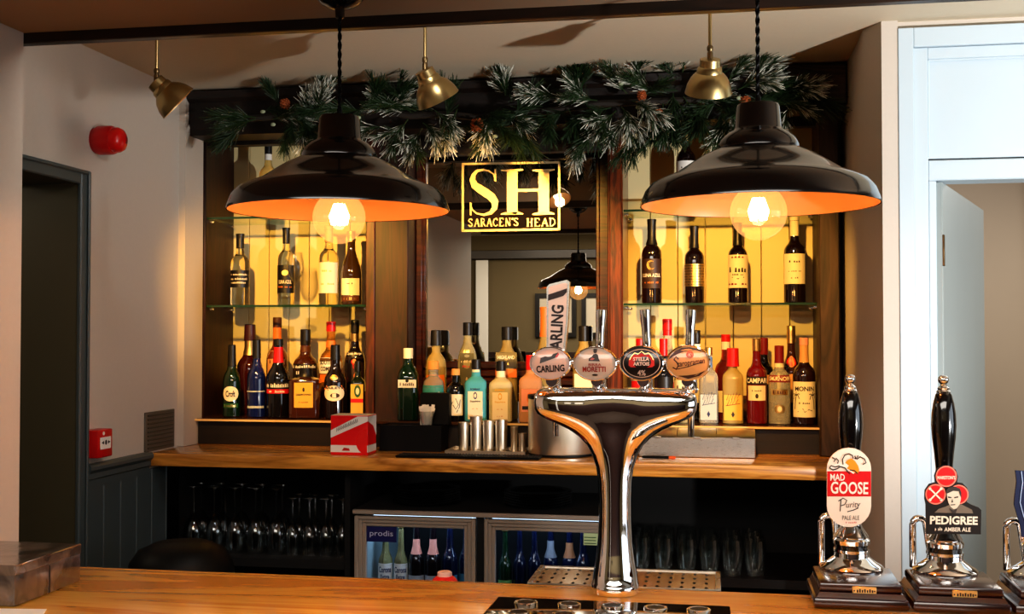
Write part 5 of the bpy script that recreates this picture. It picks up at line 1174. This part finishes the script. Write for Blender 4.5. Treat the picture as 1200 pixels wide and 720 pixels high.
# ------------------------------------------------------------------ hand pumps
PZT = BZ+.046
ptop = PZ(996, 666, PZT)
PYc = ptop.y
def pump(px, label):
    c = PZ(px, 666, PZT); c = Vector((PY(px, 390, PYc).x, PYc, 0)); s = mpp(px, PYc)
    t = thing('hand_pump', label, 'hand pump', (c.x, c.y, BZ), 0, 'beer engine hand pumps on the bar')
    hw = .0755; yf0 = -.155; yb0 = min(.10, YBK-.002-PYc+.06)
    pl = MB(); pl.box((-hw-.012, yf0-.012, 0), (hw+.0115, yb0+.01, .020), .006, 2)
    pl.prism([(-hw-.006, .020), (hw+.006, .020), (hw, .030), (-hw, .030)], lambda u, v, w: (u, w, v), yf0-.005, yb0+.004)
    pl.box((-hw, yf0, .030), (hw, yb0, .046), .004, 2)
    b = pl.build('plinth', M['mahog'], t, False)
    np_ = MB().box((-.016, yf0-.0025, .026), (.028, yf0+.001, .042), .001).build('name_plate', GLD, b, False, label='small brass plate')
    sm_ = MB()
    for k in range(7): x = -.008+k*.0045; sm_.box((x, yf0-.0030, .031), (x+.003, yf0-.0024, .036+(k % 2)*.0015))
    for x in (-.0125, .0245): sm_.lathe([(.0016, 0), (.0016, .0006)], 8, (x, yf0-.0030, .034), ax='Y')
    sm_.build('engraving', BLK, np_, False)
    z = .046; k = .00168
    prof = [(36.5*k, 0), (37*k, 1.5*k), (35*k, 4*k), (28*k, 8*k), (23*k, 12*k), (20.5*k, 14*k), (20*k, 19*k), (21*k, 20*k), (21*k, 23*k)]
    MB().lathe([(r, z+h) for r, h in prof], 40).build('flange', M['chrome'], t, False)
    MB().lathe([(19*k, z+23.1*k), (19*k, z+28*k)], 32).build('black_band', M['blkgloss'], t, False)
    prof = [(19*k, 28.1*k), (21*k, 29*k), (21.5*k, 34*k), (19*k, 36.5*k), (20*k, 38*k), (19*k, 40*k), (14*k, 47*k), (11.5*k, 54*k), (11*k, 66*k), (12.5*k, 70*k), (9*k, 73*k)]
    MB().lathe([(r, z+h) for r, h in prof], 36).build('neck', M['chrome'], t, False)
    hp = [(8*k, 73.1*k), (10*k, 80*k), (10.5*k, 100*k), (9.5*k, 120*k), (11*k, 138*k), (13.2*k, 156*k), (14.2*k, 172*k), (13.6*k, 186*k), (11.8*k, 198*k), (9.2*k, 208*k), (8*k, 210*k)]
    MB().lathe([(r, z+h) for r, h in hp], 36).build('handle', M['blkgloss'], t, False, label='black turned handle')
    fp = [(8*k, 210.1*k), (8.2*k, 212*k), (6.4*k, 214*k), (7*k, 216*k), (4*k, 218.5*k), (3.4*k, 220.5*k), (5.6*k, 223*k), (6.4*k, 226*k), (5.6*k, 229*k), (3*k, 231*k), (.5*k, 231.6*k)]
    MB().lathe([(r, z+h) for r, h in fp], 24).build('finial', M['chrome'], t, False)
    # swan neck pipe
    sx, sy = -.056, .030
    pts = [(sx+.012, sy, z+.03)]
    pts = [(sx, sy, z), (sx, sy, z+.07)]
    for i in range(7): a = PI-PI*.92*i/6; pts.append((sx+.013+.013*math.cos(a), sy-.0, z+.086+.013*math.sin(a)))
    pts += [(sx+.030, sy-.004, z+.05), (sx+.036, sy-.008, z+.02)]
    MB().tube(pts, .0068, 12).build('swan_neck', M['chrome'], t, False)
    return t, c, s
pump1, c1, s1 = pump(996, 'hand pump with a rounded white and red goose badge, leftmost of the pumps')
pump2, c2, s2_ = pump(1105, 'hand pump with a black badge of three red roundels and a portrait')
pump3, c3, s3 = pump(1217, 'hand pump with a dark blue badge, cut by the right edge of the picture')

def clip_base(t, poly, m, Yc_, name='pump_clip', label=None, th=.006):
    return MB().prism(poly, lambda u, v, w: (PY(u, v, Yc_).x, Yc_+w, PY(u, v, Yc_).z), 0, th).build(name, m, t, label=label)
YK = PYc-.045
CL = lambda e: (lambda u, v: PY(u, v, YK-e))
# goose clip
def capsule(x0, x1, y0, y1, rt, rb, n=12):
    p = []; cx = (x0+x1)/2; hw = (x1-x0)/2
    for i in range(n+1): a = PI*i/n; p.append((cx-hw*math.cos(a), y0+rt-rt*math.sin(a)))
    for i in range(n+1): a = PI*i/n; p.append((cx+hw*math.cos(a), y1-rb+rb*math.sin(a)))
    return p
g = clip_base(pump1, capsule(969, 1021, 525.5, 618.5, 25, 25), P_((238, 228, 214), .35), YK, label='rounded white pump clip with a red panel reading MAD GOOSE')
MB().box((-.010, -.046+.004, 0), (.010, 0, .012)).build('clip_bracket', M['chrome'], pump1, False).location = (0, -.0, .18)
rp = MB().flat([(969.4, 553), (1020.8, 553), (1020.8, 582.5), (969.4, 582.5)], CL(.0008)).build('red_panel', P_((206, 24, 32), .35), g)
t1 = MB(); f4 = lambda u, v: PY(u, -v, YK-.0016)
text(t1, 'GOOSE', f4, 995.5, -572.5, 44, 14.5, .02, rot=-.02); text(t1, 'MAD', f4, 981.5, -560, 17, 8, .02)
t1.build('lettering', P_((246, 236, 226), .4), rp)
t2 = MB()
pts = [(985.5, 586), (984.5, 600)]; stroke(t2, pts, 1.1, CL(.001)); stroke(t2, [(982.5, 588), (988, 584.5), (992.5, 587), (990, 592), (985.5, 593.5)], 1.1, CL(.001))
text(t2, 'urity', f4, 1000, -593.2, 17, 8.5, .0, .25, rot=.05); stroke(t2, [(993, 600.5), (1000, 598.6), (1006, 596)], 1, CL(.001))
text(t2, 'PALE ALE', f4, 997, -607.5, 20, 5, .0); t2.build('lettering', INK, g)
t3 = MB(); scribble(t3, f4, 997.5, -613, 13, 2, 8, .6, 3); t3.build('small_print', P_((206, 60, 50), .4), g)
wht = MB().flat([(972, 549), (978, 550.5), (985, 548), (990, 548), (994, 552), (1000, 556), (1004, 553), (1001, 545), (994, 541.5), (988, 541), (980, 544), (975, 546)], CL(.0012)).build('goose_head', P_((246, 240, 230), .4), g)
bk = MB().flat([(990.5, 543), (993, 540), (998, 537.8), (1002, 541), (1005.5, 546.5), (1007, 551.5), (1005, 556), (1001.5, 554.5), (996, 551.5), (992.5, 549.5), (995, 546.5)], CL(.0018)).build('goose_beak', P_((240, 150, 32), .4), g)
ol = MB()
for q in ([(972, 549), (976, 551.5), (981, 550), (985, 547.5), (990, 549), (993, 553), (996, 556)], [(972, 549), (974, 546.5), (979, 548), (984, 546.5)], [(975, 536.5), (979, 539), (977, 542)], [(979.5, 537.5), (982.5, 540.5), (981.5, 544)], [(988, 545), (987.2, 539), (990, 534), (995, 532.4), (999, 534.5), (999.5, 538)], [(1001.5, 535), (1003.5, 538.5), (1005.5, 534.5)], [(1004, 539), (1008, 536), (1013, 538.5), (1015, 543), (1011, 545)], [(996, 551.5), (1001, 552), (1005, 555.5)]):
    stroke(ol, q, 1.25, CL(.0024))
ol.flat(ellipse(1002.6, 537.8, 1.3, 1.1, 10), CL(.0024)); ol.build('goose_outline', BLK, g)

# portrait clip
PYL = PYc-.045
bp_ = [(1085.5, 626.5), (1085, 592), (1083.5, 585), (1084, 575), (1089, 568), (1096, 566), (1095, 558), (1098, 550), (1105, 546), (1113, 546.5), (1120, 551), (1122.8, 559), (1121.5, 566), (1128, 567), (1133, 572), (1135, 580), (1133, 589), (1138, 592), (1147, 595.5), (1150, 598.5), (1149.5, 627)]
pcl = clip_base(pump2, bp_, P_((22, 18, 18), .4), PYL, label='black pump clip reading PEDIGREE AMBER ALE')
MB().box((-.010, -.042, 0), (.010, 0, .012)).build('clip_bracket', M['chrome'], pump2, False).location = (0, 0, .15)
CP = lambda e: (lambda u, v: PY(u, v, PYL-e)); f5 = lambda u, v: PY(u, -v, PYL-.0012)
def roundel(cx, cy, r, e):
    o = MB().flat(ellipse(cx, cy, r, r, 28), CP(e)).build('roundel', P_((236, 130, 110), .4), pcl, label='red roundel')
    i_ = MB().flat(ellipse(cx, cy, r*.87, r*.87, 28), CP(e+.0006)).build('roundel_face', P_((206, 30, 34), .35), o) if False else MB().flat(ellipse(cx, cy, r*.87, r*.87, 28), CP(e+.0006)).build('roundel_centre', P_((206, 30, 34), .35), pcl)
    return o
roundel(1109, 559, 12.4, .0008); roundel(1096.5, 580, 12, .0008); roundel(1123.5, 580.3, 11.5, .0004)
t1 = MB(); f6 = lambda u, v: PY(u, -v, PYL-.0022)
text(t1, 'PEDIGREE', f5, 1117.8, -610.6, 56, 10, .035, rot=-.015); t0 = MB(); text(t0, 'AMBER ALE', f5, 1122, -621.3, 31, 4.8, .02, rot=-.01); scribble(t0, f5, 1100, -620.5, 9, 4.4, 5, .9, 2); t0.build('small_lettering', P_((238, 226, 206), .4), pcl)
t1.build('lettering', P_((238, 226, 206), .4), pcl); t1 = MB()
text(t1, "MARSTON'S", f6, 1109, -560.4, 21, 4.2, .02); 
for sx_ in (-1, 1): stroke(t1, [(1096.5-6.5*sx_, 580-6.5), (1096.5+6.5*sx_, 580+6.5)], 1.8, CP(.0022))
for dx, dy in ((-6.5, -6.5), (6.5, -6.5), (-6.5, 6.5), (6.5, 6.5)): t1.flat(ellipse(1096.5+dx, 580+dy, 1.7, 1.7, 10), CP(.0022))
t1.build('roundel_mark', P_((238, 226, 206), .4), pcl)
MB().flat([(1095, 601.5), (1100, 597), (1108, 594.5), (1113, 592), (1127, 592), (1133, 595), (1139, 598), (1140.5, 602.5)], CP(.0018)).build('portrait_coat', P_((112, 100, 86), .5), pcl)
MB().flat([(1109.5, 577), (1110, 584), (1111.5, 590), (1114, 594.5), (1117.5, 597.5), (1121, 596.5), (1124.5, 592), (1126, 586), (1126, 577), (1122, 574), (1113, 575.5)], CP(.0024)).build('portrait_face', P_((210, 198, 178), .5), pcl)
hr = MB().flat([(1108.5, 579.5), (1108.8, 575), (1112, 572), (1119, 570.8), (1125, 573.5), (1126.5, 578), (1126.6, 584), (1124.8, 580.5), (1123.5, 576.5), (1117, 576), (1111.5, 578.5)], CP(.003))
hr.flat([(1112, 596), (1117.5, 599), (1122, 596.5), (1120, 602), (1116, 602.3)], CP(.003)).flat([(1110.8, 582.4), (1115, 583.2), (1115, 584.6), (1111.2, 584.2)], CP(.003)).flat([(1118, 583.4), (1123, 582.2), (1123, 583.8), (1118.4, 584.7)], CP(.003)).flat([(1113.8, 592), (1119.5, 591.6), (1119.5, 592.6), (1114, 593)], CP(.003)).flat([(1116, 585), (1117, 589.4), (1114.8, 589.6)], CP(.003))
hr.build('portrait_hair', P_((50, 42, 38), .5), pcl)
# blue clip
q3 = clip_base(pump3, [(1190, 552), (1191.5, 565), (1189.5, 580), (1188.5, 592), (1192, 604), (1196, 618), (1197, 630), (1262, 632), (1262, 556)], P_((12, 24, 58), .35), PYc-.045, label='dark blue pump clip')
MB().box((-.010, -.042, 0), (.010, 0, .012)).build('clip_bracket', M['chrome'], pump3, False).location = (0, 0, .15)
b3 = MB(); stroke(b3, [(1197, 553), (1198.5, 566), (1196.5, 580), (1195.5, 590), (1199, 603), (1203, 617)], .9, lambda u, v: PY(u, v, PYc-.0465)); b3.build('pale_outline', P_((150, 170, 200), .4), q3)

# ------------------------------------------------------------------ dark box and paper at the left end of the bar
A_ = PZ(13, 712, BZ); B_ = PZ(98, 682, BZ); zt_ = PY(13, 664, A_.y).z
bx = thing('wrapped_box', 'dark grey shrink-wrapped box at the left end of the bar', 'box', ((A_.x-1.56)/2, (A_.y+B_.y)/2, BZ))
x1b = (A_.x+B_.x)/2; x0b = -1.562
gm, gnt, gb = mat('glossy_film_over_dark_card'); setp(gb, rough=.16, coat=.8, coatr=.08)
tcn = gnt.nodes.new('ShaderNodeTexCoord'); nz = gnt.nodes.new('ShaderNodeTexNoise'); nz.inputs['Scale'].default_value = 14; nz.inputs['Detail'].default_value = 3; nz.inputs['Distortion'].default_value = 1.2
gnt.links.new(tcn.outputs['Object'], nz.inputs['Vector'])
crn = gnt.nodes.new('ShaderNodeValToRGB'); crn.color_ramp.elements[0].color = (*S(52, 44, 40), 1); crn.color_ramp.elements[1].color = (*S(112, 98, 88), 1); crn.color_ramp.elements[0].position = .4; crn.color_ramp.elements[1].position = .7
gnt.links.new(nz.outputs['Fac'], crn.inputs['Fac']); gnt.links.new(crn.outputs['Color'], gb.inputs['Base Color'])
bpn = gnt.nodes.new('ShaderNodeBump'); bpn.inputs['Strength'].default_value = .5; bpn.inputs['Distance'].default_value = .006
gnt.links.new(nz.outputs['Fac'], bpn.inputs['Height']); gnt.links.new(bpn.outputs['Normal'], gb.inputs['Normal'])
MB().box((x0b, A_.y, BZ), (x1b, B_.y, zt_), .003, 2).build('box_body', gm, bx)
lid = MB().box((x0b, A_.y-.001, zt_-.020), (x1b+.0012, B_.y+.001, zt_+.001), .002).build('box_lid', gm, bx)
MB().box((x1b-.0005, (A_.y+B_.y)/2-.0008, BZ+.002), (x1b+.0018, (A_.y+B_.y)/2+.0008, zt_-.0205)).build('seam', P_((40, 34, 32), .3), bx)
pq = [PZ(u, v, BZ+.0012) for u, v in ((55, 714), (-6, 713.5), (-40, 745), (36, 745))]
pq = [(p_.x, min(p_.y, A_.y-.006), BZ+.0012) for p_ in pq]
pa_ = MB(); pa_.add(pq+[(x, y, BZ+.0002) for x, y, z in pq], [(0, 1, 2, 3), (7, 6, 5, 4), (0, 4, 5, 1), (1, 5, 6, 2), (2, 6, 7, 3), (3, 7, 4, 0)])
po = pa_.build('paper_sheet', M['white']); tag(po, 'white sheet of paper lying in front of the wrapped box', 'paper')

# ------------------------------------------------------------------ black bin behind the bar
c = PY(214, 390, 3.25); zt_ = PY(205, 634, 3.25).z
bn = thing('waste_bin', 'round black bin with domed lid below the left end of the back counter', 'bin', (c.x, c.y, 0))
MB().lathe([(.14, 0), (.15, .01), (.155, zt_-.12), (.15, zt_-.115)], 32).build('bin_body', M['blkplas'], bn, False)
MB().lathe([(.157, zt_-.114), (.157, zt_-.09), (.15, zt_-.06), (.125, zt_-.025), (.08, zt_-.005), (.002, zt_)], 32).build('lid', M['blkplas'], bn, False)

# ------------------------------------------------------------------ pictures on the wall behind, seen in the mirror
for i, (x, lb) in enumerate(((-1.46, 'black framed picture reflected in the mirror, left one'), (-1.03, 'black framed picture reflected in the mirror, right one'))):
    pf = thing('picture_frame', lb, 'picture', (x, -2.0, 1.56), 0, 'framed pictures on the pub room wall')
    a, b = x-.19, x+.19
    MB().box((a, -2.0, 1.56), (a+.04, -1.97, 1.96)).box((b-.04, -2.0, 1.56), (b, -1.97, 1.96)).box((a+.04, -2.0, 1.56), (b-.04, -1.97, 1.60)).box((a+.04, -2.0, 1.92), (b-.04, -1.97, 1.96)).build('frame', BLK, pf)
    MB().box((a+.04, -2.0, 1.60), (b-.04, -1.985, 1.92)).build('print', P_((196, 186, 168), .6), pf)

for o in list(bpy.data.objects):
    if o.parent is None and o.name.split('.')[0] in ('caddy', 'carton', 'ice_bucket', 'metal_tray', 'pen', 'beer_tower', 'hand_pump', 'condiment_box', 'bar_mat', 'drip_plate', 'wrapped_box'): o.location.z += .0006
# ------------------------------------------------------------------ output look
scn.view_settings.view_transform = 'Standard'
scn.view_settings.look = 'Medium High Contrast'
scn.view_settings.exposure = 0.0
cy = scn.cycles
cy.max_bounces = 10; cy.transmission_bounces = 8; cy.transparent_max_bounces = 24; cy.glossy_bounces = 6; cy.diffuse_bounces = 4
cy.caustics_reflective = False; cy.caustics_refractive = False; cy.sample_clamp_indirect = 6.0
cy.use_denoising = True
